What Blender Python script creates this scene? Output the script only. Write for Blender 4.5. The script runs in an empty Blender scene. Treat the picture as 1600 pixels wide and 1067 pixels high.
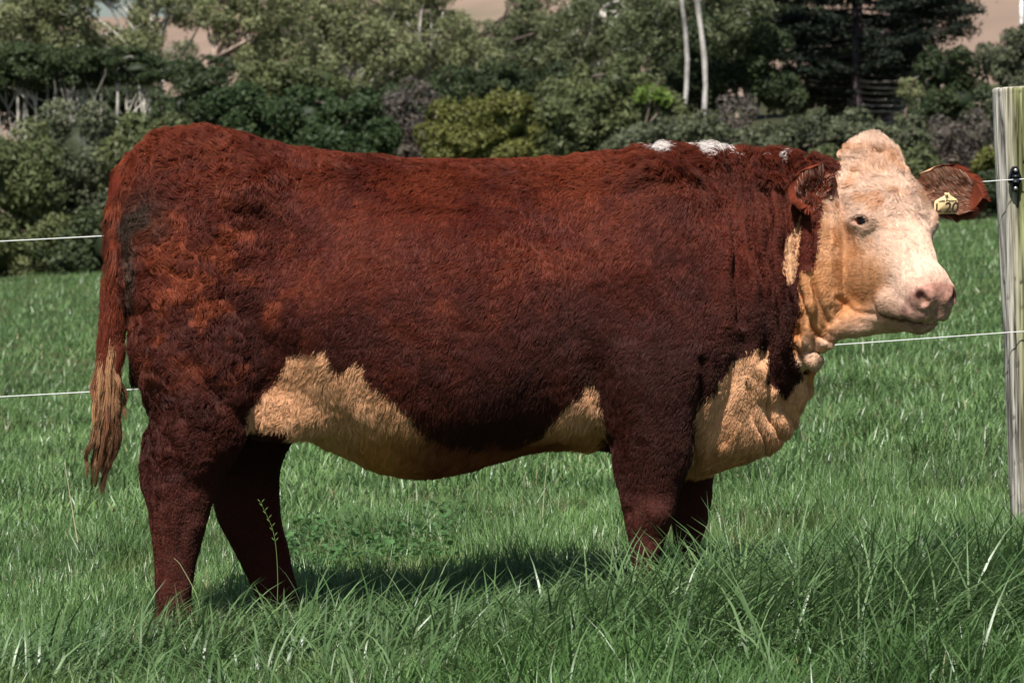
import bpy, math, random
import numpy as np
from mathutils import Vector, Matrix

rng = np.random.default_rng(7)
random.seed(7)
def want(k): return True
scene = bpy.context.scene
C = scene.collection

# ------------------------------------------------------------------ camera, sky, sun, exposure
LENS, SENSOR = 120.0, 36.0
FPX = LENS / SENSOR * 1600.0          # focal length in photograph pixels
HZ = 305.0                            # eye level (photo row)
D0, HC = 9.44, 1.155                  # camera distance to the cow's midline, eye height
cam_d = bpy.data.cameras.new('camera'); cam = bpy.data.objects.new('camera', cam_d); C.objects.link(cam)
cam_d.lens = LENS; cam_d.sensor_width = SENSOR; cam_d.sensor_fit = 'HORIZONTAL'
cam_d.clip_start = 0.1; cam_d.clip_end = 3000
cam_d.shift_y = -(533.5 - HZ) / 1600.0
cam.location = (0, -D0, HC); cam.rotation_euler = (math.radians(90), 0, 0)
cam_d.dof.use_dof = True; cam_d.dof.focus_distance = D0 - 0.25; cam_d.dof.aperture_fstop = 12.0
scene.camera = cam
SUN_EL, SUN_AZ = math.radians(54), math.radians(196)      # azimuth clockwise from +Y
world = bpy.data.worlds.new('World'); scene.world = world; world.use_nodes = True
wn = world.node_tree; bg = wn.nodes['Background']
sky = wn.nodes.new('ShaderNodeTexSky'); sky.sky_type = 'NISHITA'; sky.sun_disc = False
sky.sun_elevation = SUN_EL; sky.sun_rotation = SUN_AZ; sky.air_density = 1.0; sky.dust_density = 1.0
wn.links.new(sky.outputs[0], bg.inputs['Color']); bg.inputs['Strength'].default_value = 0.058
sl = bpy.data.lights.new('sun', 'SUN'); so = bpy.data.objects.new('sun', sl); C.objects.link(so)
sl.energy = 5.0; sl.angle = math.radians(0.55); sl.color = (1.0, 0.965, 0.915)
sdir = Vector((math.sin(SUN_AZ) * math.cos(SUN_EL), math.cos(SUN_AZ) * math.cos(SUN_EL), math.sin(SUN_EL)))
so.rotation_euler = sdir.to_track_quat('Z', 'Y').to_euler(); so.location = (-3, -12, 10)
scene.view_settings.view_transform = 'Standard'; scene.view_settings.look = 'None'
scene.view_settings.exposure = 0.30; scene.view_settings.gamma = 1.0; scene.view_settings.use_curve_mapping = False
scene.cycles.max_bounces = 5; scene.cycles.diffuse_bounces = 3; scene.cycles.glossy_bounces = 2
scene.cycles.transparent_max_bounces = 8; scene.cycles.use_denoising = True
scene.cycles_curves.shape = 'THICK'

# ------------------------------------------------------------------ helpers
def tag(o, label=None, cat=None, group=None, kind=None):
    if label: o['label'] = label
    if cat: o['category'] = cat
    if group: o['group'] = group
    if kind: o['kind'] = kind
    return o
def empty(name, loc=(0, 0, 0)):
    o = bpy.data.objects.new(name, None); o.location = loc; o.empty_display_size = 0.1; C.objects.link(o); return o
def link(name, me, mat=None, parent=None, loc=None):
    o = bpy.data.objects.new(name, me); C.objects.link(o)
    if mat is not None: me.materials.append(mat)
    if parent is not None:
        o.parent = parent
        if parent.parent is None and parent.type == 'EMPTY': o.matrix_parent_inverse = Matrix.Translation(-Vector(parent.location))
        elif parent.parent is not None: o.matrix_parent_inverse = Matrix.Identity(4)
    if loc is not None: o.location = loc
    return o
def mesh_np(name, V, F, cols=None, smooth=True, extra=None):
    """V (n,3), F (m,k) with k = 3 or 4 (or list of both arrays)."""
    me = bpy.data.meshes.new(name)
    Fs = F if isinstance(F, list) else [F]
    Fs = [f for f in Fs if len(f)]
    me.vertices.add(len(V)); me.vertices.foreach_set('co', np.asarray(V, np.float32).ravel())
    idx = np.concatenate([f.ravel() for f in Fs]).astype(np.int32)
    tot = np.concatenate([np.full(len(f), f.shape[1], np.int32) for f in Fs])
    st = np.concatenate([[0], np.cumsum(tot)[:-1]]).astype(np.int32)
    me.loops.add(len(idx)); me.loops.foreach_set('vertex_index', idx)
    me.polygons.add(len(tot)); me.polygons.foreach_set('loop_start', st); me.polygons.foreach_set('loop_total', tot)
    if smooth: me.polygons.foreach_set('use_smooth', np.ones(len(tot), bool))
    me.update(calc_edges=True)
    if cols is not None:
        a = me.attributes.new('col', 'FLOAT_COLOR', 'POINT')
        c4 = np.ones((len(V), 4), np.float32); c4[:, :3] = cols; a.data.foreach_set('color', c4.ravel())
    if extra is not None:
        for k, v in extra.items():
            a = me.attributes.new(k, 'FLOAT', 'POINT'); a.data.foreach_set('value', np.asarray(v, np.float32))
    return me
def hash3(i, j, k, seed):
    h = (i.astype(np.int64) * 374761393 + j.astype(np.int64) * 668265263 + k.astype(np.int64) * 2147483647 + seed * 974634777) & 0xffffffff
    h = ((h ^ (h >> 13)) * 1274126177) & 0xffffffff
    h = ((h ^ (h >> 16)) * 2246822519) & 0xffffffff
    return ((h ^ (h >> 15)) & 0xffffff) / float(0xffffff)
def noise(P, freq=1.0, seed=0):
    """value noise, -1..1"""
    Q = np.asarray(P, np.float64) * freq
    I = np.floor(Q).astype(np.int64); f = Q - I; f = f * f * (3 - 2 * f)
    r = 0
    for a in (0, 1):
        for b in (0, 1):
            for c in (0, 1):
                w = (f[..., 0] if a else 1 - f[..., 0]) * (f[..., 1] if b else 1 - f[..., 1]) * (f[..., 2] if c else 1 - f[..., 2])
                r = r + w * hash3(I[..., 0] + a, I[..., 1] + b, I[..., 2] + c, seed)
    return r * 2 - 1
def fbm(P, freq, seed=0, octv=3):
    s, a, t = 0, 1.0, 0
    for o in range(octv):
        s = s + a * noise(P, freq * 2 ** o, seed + 31 * o); t += a; a *= .5
    return s / t
def noise3(P, freq, seed):
    return np.stack([noise(P, freq, seed), noise(P, freq, seed + 101), noise(P, freq, seed + 202)], -1)
def smooth(a, b, x):
    t = np.clip((x - a) / (b - a), 0, 1); return t * t * (3 - 2 * t)
def lerp(a, b, t): return a + (b - a) * np.asarray(t)[:, None]
def spl(x, xs, ys):
    """smooth monotone-ish interpolation (Catmull-Rom)"""
    xs = np.asarray(xs, float); ys = np.asarray(ys, float); m = np.gradient(ys, xs)
    i = np.clip(np.searchsorted(xs, x) - 1, 0, len(xs) - 2); h = xs[i + 1] - xs[i]; t = np.clip((x - xs[i]) / h, 0, 1)
    return (2 * t**3 - 3 * t**2 + 1) * ys[i] + (t**3 - 2 * t**2 + t) * h * m[i] + (-2 * t**3 + 3 * t**2) * ys[i + 1] + (t**3 - t**2) * h * m[i + 1]
def norm(v): return v / np.maximum(np.linalg.norm(v, axis=-1, keepdims=True), 1e-9)
def W(px, py, Y=0.0):
    """point of the place that the photograph shows at (px, py), Y metres behind the cow's midline"""
    s = (Y + D0) / FPX
    return np.stack(np.broadcast_arrays((np.asarray(px, float) - 800) * s, np.asarray(Y, float), HC - (np.asarray(py, float) - HZ) * s), -1)
def inpoly(px, py, poly):
    r = np.zeros(px.shape, bool); n = len(poly)
    for i in range(n):
        x1, y1 = poly[i]; x2, y2 = poly[(i + 1) % n]
        c = ((y1 > py) != (y2 > py))
        if y1 != y2: r ^= c & (px < (x2 - x1) * (py - y1) / (y2 - y1) + x1)
    return r
def segdist(px, py, line):
    d = np.full(px.shape, 1e9)
    for (x1, y1), (x2, y2) in zip(line[:-1], line[1:]):
        dx, dy = x2 - x1, y2 - y1
        t = np.clip(((px - x1) * dx + (py - y1) * dy) / (dx * dx + dy * dy), 0, 1)
        d = np.minimum(d, np.hypot(px - x1 - t * dx, py - y1 - t * dy))
    return d
def tube(pts, rads, n=8, cap=True):
    """closed tube along points; returns V, quads, tris"""
    pts = np.asarray(pts, float); m = len(pts)
    t = norm(np.gradient(pts, axis=0))
    ref = np.array([0, 1, 0.]) if abs(t[0][1]) < .8 else np.array([1, 0, 0.])
    V = []
    for i in range(m):
        a = norm(np.cross(t[i], ref)); b = np.cross(t[i], a); ref = np.cross(a, t[i])
        ang = np.arange(n) / n * 2 * np.pi
        V.append(pts[i] + rads[i] * (np.cos(ang)[:, None] * a + np.sin(ang)[:, None] * b))
    V = np.concatenate(V)
    i, j = np.meshgrid(np.arange(m - 1), np.arange(n), indexing='ij'); i = i.ravel(); j = j.ravel(); k = (j + 1) % n
    Q = np.stack([i * n + j, i * n + k, (i + 1) * n + k, (i + 1) * n + j], 1)
    T = np.zeros((0, 3), int)
    if cap:
        V = np.concatenate([V, pts[:1], pts[-1:]]); a, b = len(V) - 2, len(V) - 1; j = np.arange(n); k = (j + 1) % n
        T = np.concatenate([np.stack([np.full(n, a), k, j], 1), np.stack([np.full(n, b), (m - 1) * n + j, (m - 1) * n + k], 1)])
    return V, Q, T
class Bag:
    """collects pieces of one mesh"""
    def __init__(s): s.V, s.Q, s.T, s.c, s.n = [], [], [], [], 0
    def add(s, V, Q=None, T=None, col=(.5, .5, .5)):
        s.V.append(V)
        if Q is not None and len(Q): s.Q.append(np.asarray(Q) + s.n)
        if T is not None and len(T): s.T.append(np.asarray(T) + s.n)
        s.c.append(np.broadcast_to(np.asarray(col, float), (len(V), 3))); s.n += len(V)
    def tube(s, pts, rads, n=8, col=(.5, .5, .5)):
        V, Q, T = tube(pts, rads, n); s.add(V, Q, T, col)
    def box(s, c, h, R=np.eye(3), col=(.5, .5, .5)):
        v = np.array([[x, y, z] for x in (-1, 1) for y in (-1, 1) for z in (-1, 1)], float) * h
        s.add(v @ np.asarray(R).T + c, [[0, 1, 3, 2], [4, 6, 7, 5], [0, 4, 5, 1], [2, 3, 7, 6], [0, 2, 6, 4], [1, 5, 7, 3]], None, col)
    def mesh(s, name, smooth=True):
        F = []
        if s.Q: F.append(np.concatenate(s.Q))
        if s.T: F.append(np.concatenate(s.T))
        return mesh_np(name, np.concatenate(s.V), F, np.concatenate(s.c), smooth)
def mat(name, color=(.5, .5, .5), rough=.8, spec=.3, attr=None, var=0.0, vscale=20, bump=0.0, bscale=60, transl=0.0, sheen=0.0, bdist=.01):
    m = bpy.data.materials.new(name); m.use_nodes = True; nt = m.node_tree; N = nt.nodes; L = nt.links
    p = N['Principled BSDF']; p.inputs['Roughness'].default_value = rough; p.inputs['Specular IOR Level'].default_value = spec
    if attr:
        a = N.new('ShaderNodeAttribute'); a.attribute_name = attr; c = a.outputs['Color']
    else:
        a = N.new('ShaderNodeRGB'); a.outputs[0].default_value = (*color, 1); c = a.outputs[0]
    if var:
        tc = N.new('ShaderNodeTexCoord'); t = N.new('ShaderNodeTexNoise'); t.inputs['Scale'].default_value = vscale; t.inputs['Detail'].default_value = 5
        L.new(tc.outputs['Object'], t.inputs['Vector'])
        mr = N.new('ShaderNodeMapRange'); mr.inputs['From Min'].default_value = .36; mr.inputs['From Max'].default_value = .64
        mr.inputs['To Min'].default_value = 1 - var; mr.inputs['To Max'].default_value = 1 + var
        L.new(t.outputs[0], mr.inputs[0]); mx = N.new('ShaderNodeVectorMath'); mx.operation = 'SCALE'
        L.new(c, mx.inputs[0]); L.new(mr.outputs[0], mx.inputs['Scale']); c = mx.outputs[0]
    L.new(c, p.inputs['Base Color'])
    if bump:
        tc = N.new('ShaderNodeTexCoord'); t = N.new('ShaderNodeTexNoise'); t.inputs['Scale'].default_value = bscale; t.inputs['Detail'].default_value = 4
        L.new(tc.outputs['Object'], t.inputs['Vector']); b = N.new('ShaderNodeBump'); b.inputs['Strength'].default_value = bump; b.inputs['Distance'].default_value = bdist
        L.new(t.outputs[0], b.inputs['Height']); L.new(b.outputs[0], p.inputs['Normal'])
    if transl:
        tr = N.new('ShaderNodeBsdfTranslucent'); L.new(c, tr.inputs['Color']); ms = N.new('ShaderNodeMixShader'); ms.inputs[0].default_value = transl
        L.new(p.outputs[0], ms.inputs[1]); L.new(tr.outputs[0], ms.inputs[2]); L.new(ms.outputs[0], N['Material Output'].inputs['Surface'])
    return m

# ------------------------------------------------------------------ ground
# the paddock tilts gently up to the right; beyond it a wooded bank and a dry hill
def ground(x, y):
    x = np.asarray(x, float); y = np.asarray(y, float)
    z = .060 * np.clip(x, -40, 40)
    z = z - .055 * np.exp(-((x + .62) ** 2 + (y - .25) ** 2) / .35 ** 2)
    z = z + .012 * np.sin(x * 1.7 + y * .6) * np.sin(y * .9 - 1) + .0
    d = y + D0
    z = z + np.clip(d - 80, 0, 60) * .075 + np.clip(d - 140, 0, 110) * .02
    hr = 20.5 + 16 * smooth(-45, -8, x) + 2.5 * np.sin(x * .05 + 1) * smooth(-30, 10, x)
    z = z + smooth(210, 470, d) * hr
    return z
def ground_grid(xs, ys):
    X, Y = np.meshgrid(xs, ys, indexing='ij'); Z = ground(X, Y); V = np.stack([X, Y, Z], -1).reshape(-1, 3)
    n, m = X.shape; i, j = np.meshgrid(np.arange(n - 1), np.arange(m - 1), indexing='ij'); a = (i * m + j).ravel()
    return V, np.stack([a, a + m, a + m + 1, a + 1], 1)
xs = np.concatenate([np.linspace(-900, -60, 22)[:-1], np.linspace(-60, -6, 40)[:-1], np.linspace(-6, 6, 110)[:-1], np.linspace(6, 60, 40)[:-1], np.linspace(60, 900, 22)])
ys = np.concatenate([np.linspace(-300, -14, 12)[:-1], np.linspace(-14, 8, 160)[:-1], np.linspace(8, 140, 150)[:-1], np.linspace(140, 560, 70)[:-1], np.linspace(560, 1600, 12)])
V, Q = ground_grid(xs, ys)
m_g = bpy.data.materials.new('soil_and_pasture'); m_g.use_nodes = True; nt = m_g.node_tree; N = nt.nodes; L = nt.links; pb = N['Principled BSDF']
pb.inputs['Roughness'].default_value = .95; pb.inputs['Specular IOR Level'].default_value = .1
geo = N.new('ShaderNodeNewGeometry'); sep = N.new('ShaderNodeSeparateXYZ'); L.new(geo.outputs['Position'], sep.inputs[0])
def ramp_from(sock, pts):
    r = N.new('ShaderNodeValToRGB'); r.color_ramp.elements[0].position = pts[0][0]; r.color_ramp.elements[0].color = (*pts[0][1], 1)
    r.color_ramp.elements[1].position = pts[-1][0]; r.color_ramp.elements[1].color = (*pts[-1][1], 1)
    for p, c in pts[1:-1]: e = r.color_ramp.elements.new(p); e.color = (*c, 1)
    L.new(sock, r.inputs[0]); return r.outputs[0]
def nz(scale, det=5):
    t = N.new('ShaderNodeTexNoise'); t.inputs['Scale'].default_value = scale; t.inputs['Detail'].default_value = det; L.new(geo.outputs['Position'], t.inputs['Vector']); return t.outputs[0]
near = ramp_from(nz(1.3), [(.3, (.030, .052, .018)), (.5, (.045, .075, .026)), (.7, (.085, .085, .038))])
far = ramp_from(nz(.035), [(.35, (.22, .155, .115)), (.55, (.30, .215, .165)), (.7, (.20, .165, .11))])
wood = ramp_from(nz(.25), [(.35, (.035, .040, .020)), (.6, (.06, .06, .03)), (.75, (.10, .12, .045))])
def mixc(a, b, sock, lo, hi):
    mr = N.new('ShaderNodeMapRange'); mr.inputs['From Min'].default_value = lo; mr.inputs['From Max'].default_value = hi; L.new(sock, mr.inputs[0])
    mx = N.new('ShaderNodeMix'); mx.data_type = 'RGBA'; L.new(mr.outputs[0], mx.inputs['Factor']); L.new(a, mx.inputs[6]); L.new(b, mx.inputs[7]); return mx.outputs[2]
c = mixc(near, wood, sep.outputs['Y'], 62, 66); c = mixc(c, far, sep.outputs['Y'], 150, 200); L.new(c, pb.inputs['Base Color'])
bp = N.new('ShaderNodeBump'); bp.inputs['Distance'].default_value = .03; bp.inputs['Strength'].default_value = .8; L.new(nz(18), bp.inputs['Height']); L.new(bp.outputs[0], pb.inputs['Normal'])
tag(link('ground', mesh_np('ground', V, Q), m_g), kind='structure')

# ------------------------------------------------------------------ grass: blades of real geometry
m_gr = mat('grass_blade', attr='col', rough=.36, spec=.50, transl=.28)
def blades(P, h, w, az, lean, droop, col, seg, name='grass'):
    """P roots (n,3); tapering bent strips"""
    n = len(P); dirv = np.stack([np.cos(az), np.sin(az), 0 * az], 1); 
    tw = az + np.pi / 2 + rng.normal(0, .5, n); side = np.stack([np.cos(tw), np.sin(tw), 0 * tw], 1)
    V = np.zeros((n, 2 * seg + 1, 3), np.float32)
    for k in range(seg + 1):
        s = k / seg; th = lean + droop * s; c = P + (dirv * (np.sin(lean + droop * s * .5) * s)[:, None] + np.array([0, 0, 1.]) * (np.cos(lean + droop * s * .5) * s)[:, None]) * h[:, None]
        ww = w * (1 - s ** 2.2) * (.75 + .5 * s if s < .5 else 1)
        if k < seg: V[:, 2 * k] = c - side * (ww / 2)[:, None]; V[:, 2 * k + 1] = c + side * (ww / 2)[:, None] + np.array([0, 0, .15]) * 0
        else: V[:, 2 * seg] = c
    m = 2 * seg + 1; base = (np.arange(n) * m)[:, None]
    Q = np.concatenate([base + np.array([2 * k, 2 * k + 1, 2 * k + 3, 2 * k + 2])[None] for k in range(seg - 1)]) if seg > 1 else np.zeros((0, 4), int)
    T = base + np.array([2 * seg - 2, 2 * seg - 1, 2 * seg])[None]
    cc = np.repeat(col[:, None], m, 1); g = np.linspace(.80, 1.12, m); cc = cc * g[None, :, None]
    return V.reshape(-1, 3), Q, T, cc.reshape(-1, 3)
def tall(x, y):
    """rank ungrazed grass in front of the cow, more to the right"""
    edge = -.42 + .12 * np.sin(x * 3.1) - .45 * smooth(.2, -.2, x) - .5 * smooth(-.5, -1.0, x)
    return smooth(.18, -.10, y - edge) * (.10 + .90 * smooth(-.30, .40, x))
def make_grass(n, y0, y1, seg, hw, wscale, hscale, name):
    d = rng.random(n); y = y0 + (y1 - y0) * d; halfw = hw(y); x = (rng.random(n) * 2 - 1) * halfw
    # clumping
    P = np.stack([x, y, 0 * x], 1); cl = noise(P, 9 / wscale ** .5, 400); keep = rng.random(n) < (.45 + .55 * smooth(-.6, .2, cl)); P = P[keep]; x, y = P[:, 0], P[:, 1]; n = len(P)
    P[:, 2] = ground(x, y) - .004
    tl = tall(x, y) if y0 < 2 else 0 * x
    hn = fbm(P, 3.5, 410, 3); big = fbm(P, .9, 411, 2)
    h = (.040 + .050 * rng.random(n) ** 1.5 + .055 * np.clip(hn, 0, 1) + .02 * big) * hscale * (1 + .25 * noise(P, 12, 412))
    h = h * (1 + .9 * smooth(.25, .6, noise(P, 2.2, 413))) + tl * (.03 + .11 * rng.random(n) * (.6 + .4 * hn))
    w = (.0024 + .0022 * rng.random(n)) * wscale * (1 + .35 * tl)
    az = 2 * np.pi * rng.random(n); wind = noise(P, 3, 414) * 2.0 + .3; flow = smooth(.1, .8, tl) ; az = np.where(rng.random(n) < .12 + .35 * flow, wind + rng.normal(0, .7, n), az)
    lean = np.abs(rng.normal(.38, .36, n)) + .35 * tl * rng.random(n); droop = rng.random(n) * (1.2 + .9 * tl)
    k = rng.random(n); c = np.array([.092, .180, .046]) + (np.array([.205, .320, .125]) - np.array([.092, .180, .046])) * k[:, None]
    c = lerp(c, np.array([.070, .145, .036]), np.clip(.75 * tl + .5 * smooth(.1, .6, noise(P, 1.7, 415)), 0, .85))
    c = lerp(c, np.array([.16, .22, .06]), np.clip(.6 * smooth(.2, .8, noise(P, 4, 416)), 0, 1) * (1 - tl))
    dry = rng.random(n) < (.07 + .30 * smooth(.45, .8, noise(P, 3.1, 417)) * (1 - tl)); dry = dry | ((rng.random(n) < .35) & ((np.abs(x - .68) < .25) & (np.abs(y - 1.9) < .7) & (noise(P, 8, 418) > .0)))
    c = np.where(dry[:, None], np.array([.35, .30, .17]) * (.6 + .7 * rng.random(n))[:, None], c); h = np.where(dry, h * .75, h); lean = np.where(dry, lean * 2.2, lean)
    c = c * (1 + .22 * noise(P, 1.2, 419) + .30 * noise(P, 4.5 / wscale ** .5, 420))[:, None] * (.8 + .4 * rng.random(n))[:, None]
    # trodden under the hooves
    V, Q, T, cc = blades(P, h, w, az, lean, droop, c, seg)
    print(name, n, 'blades'); return V, Q, T, cc
if want('g'):
    parts = [make_grass(190000, -2.6, 3.2, 3, lambda y: 1.75 + .05 * (y + 3), 1.0, 1.0, 'near'), make_grass(165000, 3.2, 16, 2, lambda y: 2.5 + .22 * (y - 3), 1.9, 1.05, 'middle'),
             make_grass(150000, 16, 66, 1, lambda y: 5.8 + .24 * (y - 16), 5.5, 1.25, 'distant')]
    # rank tussock of long flopping leaves in front of the forelegs
    n = 14500; x = rng.normal(.95, .62, n); y = -.45 - np.abs(rng.normal(0, .50, n)); x = np.where(rng.random(n) < .22, rng.random(n) * 3.2 - 1.7, x); k = (np.abs(x) < 2.1) & (y > -2.5); x, y = x[k], y[k]; n = len(x)
    P = np.stack([x, y, ground(x, y)], 1); c = lerp(np.broadcast_to(np.array([.060, .128, .036]), P.shape), np.array([.175, .265, .110]), rng.random(n)) * (.75 + .5 * rng.random(n))[:, None]
    parts.append(blades(P, (.17 + .19 * rng.random(n)) * (.75 + .35 * smooth(-.1, .6, x)), .0050 + .0040 * rng.random(n), noise(P, 2.2, 431) * 2.5 + rng.normal(0, 1.1, n), np.abs(rng.normal(.45, .35, n)), .7 + 1.5 * rng.random(n), c, 5))
    Vs, Qs, Ts, Cs, o_ = [], [], [], [], 0
    for V, Q, T, cc in parts: Vs.append(V); Qs.append(Q + o_); Ts.append(T + o_); Cs.append(cc); o_ += len(V)
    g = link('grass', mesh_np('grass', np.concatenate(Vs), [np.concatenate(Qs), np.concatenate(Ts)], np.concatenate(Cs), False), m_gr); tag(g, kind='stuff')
    del parts, Vs, Qs, Ts, Cs
    # broad-leaved weeds behind the hind legs
    n = 900; x = -.47 + .30 * (rng.random(n) * 2 - 1); y = 1.9 + .8 * (rng.random(n) * 2 - 1); P = np.stack([x, y, ground(x, y) + .015 + .06 * rng.random(n)], 1)
    az = rng.random(n) * 6.28; el = rng.random(n) * .9; d = np.stack([np.cos(az) * np.cos(el), np.sin(az) * np.cos(el), np.sin(el)], 1); sd = norm(np.cross(d, np.array([0, 0, 1.]))); L_ = (.016 + .016 * rng.random(n))[:, None]
    up = np.cross(sd, d); V = np.stack([P, P + d * L_ * .35 + sd * L_ * .34, P + d * L_ * .75 + sd * L_ * .26 + up * L_ * .05, P + d * L_ - up * L_ * .12, P + d * L_ * .75 - sd * L_ * .26 + up * L_ * .05, P + d * L_ * .35 - sd * L_ * .34], 1)
    b0 = (np.arange(n) * 6)[:, None]; c = np.repeat((np.array([.06, .14, .04]) + rng.random(n)[:, None] * np.array([.06, .10, .04]))[:, None], 6, 1).reshape(-1, 3)
    tag(link('weeds', mesh_np('weeds', V.reshape(-1, 3), [b0 + np.array([0, 1, 2, 3]), b0 + np.array([0, 3, 4, 5])], c, False), m_gr), kind='stuff')

# ------------------------------------------------------------------ trees and shrubs beyond the paddock
m_leaf = mat('leaf', attr='col', rough=.55, spec=.25, transl=.22)
m_bark = mat('bark', attr='col', rough=.9, spec=.1, var=.5, vscale=2.2, bump=.6, bscale=12, bdist=.03)
def ico(sub=2):
    t = (1 + 5 ** .5) / 2; v = [(-1, t, 0), (1, t, 0), (-1, -t, 0), (1, -t, 0), (0, -1, t), (0, 1, t), (0, -1, -t), (0, 1, -t), (t, 0, -1), (t, 0, 1), (-t, 0, -1), (-t, 0, 1)]
    f = [(0, 11, 5), (0, 5, 1), (0, 1, 7), (0, 7, 10), (0, 10, 11), (1, 5, 9), (5, 11, 4), (11, 10, 2), (10, 7, 6), (7, 1, 8), (3, 9, 4), (3, 4, 2), (3, 2, 6), (3, 6, 8), (3, 8, 9), (4, 9, 5), (2, 4, 11), (6, 2, 10), (8, 6, 7), (9, 8, 1)]
    v = [np.array(p) / np.linalg.norm(p) for p in v]
    for _ in range(sub):
        c = {}; nf = []
        def mid(a, b):
            k = (min(a, b), max(a, b))
            if k not in c: p = v[a] + v[b]; v.append(p / np.linalg.norm(p)); c[k] = len(v) - 1
            return c[k]
        for a, b, d in f: x, y, z = mid(a, b), mid(b, d), mid(d, a); nf += [(a, x, z), (b, y, x), (d, z, y), (x, y, z)]
        f = nf
    return np.array(v), np.array(f)
ICO = ico(2)
def leaves(P, Nr, size, col, asp=.5):
    """rhombic leaf-sprays at P facing roughly Nr"""
    n = len(P); a = norm(np.cross(Nr, rng.normal(0, 1, (n, 3)))); b = np.cross(Nr, a); L_ = (size * (.6 + .8 * rng.random(n)))[:, None]
    L_ = L_ * 1.08; V = np.stack([P - a * L_, P + a * L_ * .85 + b * L_ * asp + Nr * L_ * .15, P + a * L_ * .6 - b * L_ * asp * 1.1 - Nr * L_ * .1], 1)
    return V.reshape(-1, 3), np.arange(3 * n).reshape(n, 3), np.repeat(col, 3, 0)
SPECIES = {   # leaf colours, spray size m, core, sub-lobes, openness, sprays per m2
    'olive': ((.064, .082, .034), (.140, .155, .064), .060, True, 16, .10, 150),
    'grey': ((.066, .078, .044), (.130, .142, .080), .055, True, 16, .14, 150),
    'deep': ((.028, .046, .018), (.052, .080, .030), .055, True, 20, .05, 190),
    'dark': ((.028, .042, .019), (.062, .082, .034), .060, True, 16, .12, 150),
    'yellow': ((.085, .095, .022), (.160, .160, .045), .055, True, 18, .10, 160),
    'lime': ((.105, .165, .030), (.175, .245, .055), .045, True, 12, .10, 200),
    'euc': ((.125, .145, .062), (.250, .262, .130), .065, False, 15, .32, 130),
    'eucd': ((.080, .100, .048), (.165, .180, .088), .065, False, 15, .28, 130),
    'brown': ((.075, .070, .034), (.130, .110, .055), .055, True, 16, .14, 150),
    'twig': ((.085, .072, .060), (.140, .120, .100), .045, False, 12, .30, 120),
    'flat': ((.028, .044, .018), (.065, .085, .034), .055, True, 12, .08, 170),
    'pine': ((.012, .020, .012), (.030, .042, .022), .060, False, 14, .18, 150)}
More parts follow.
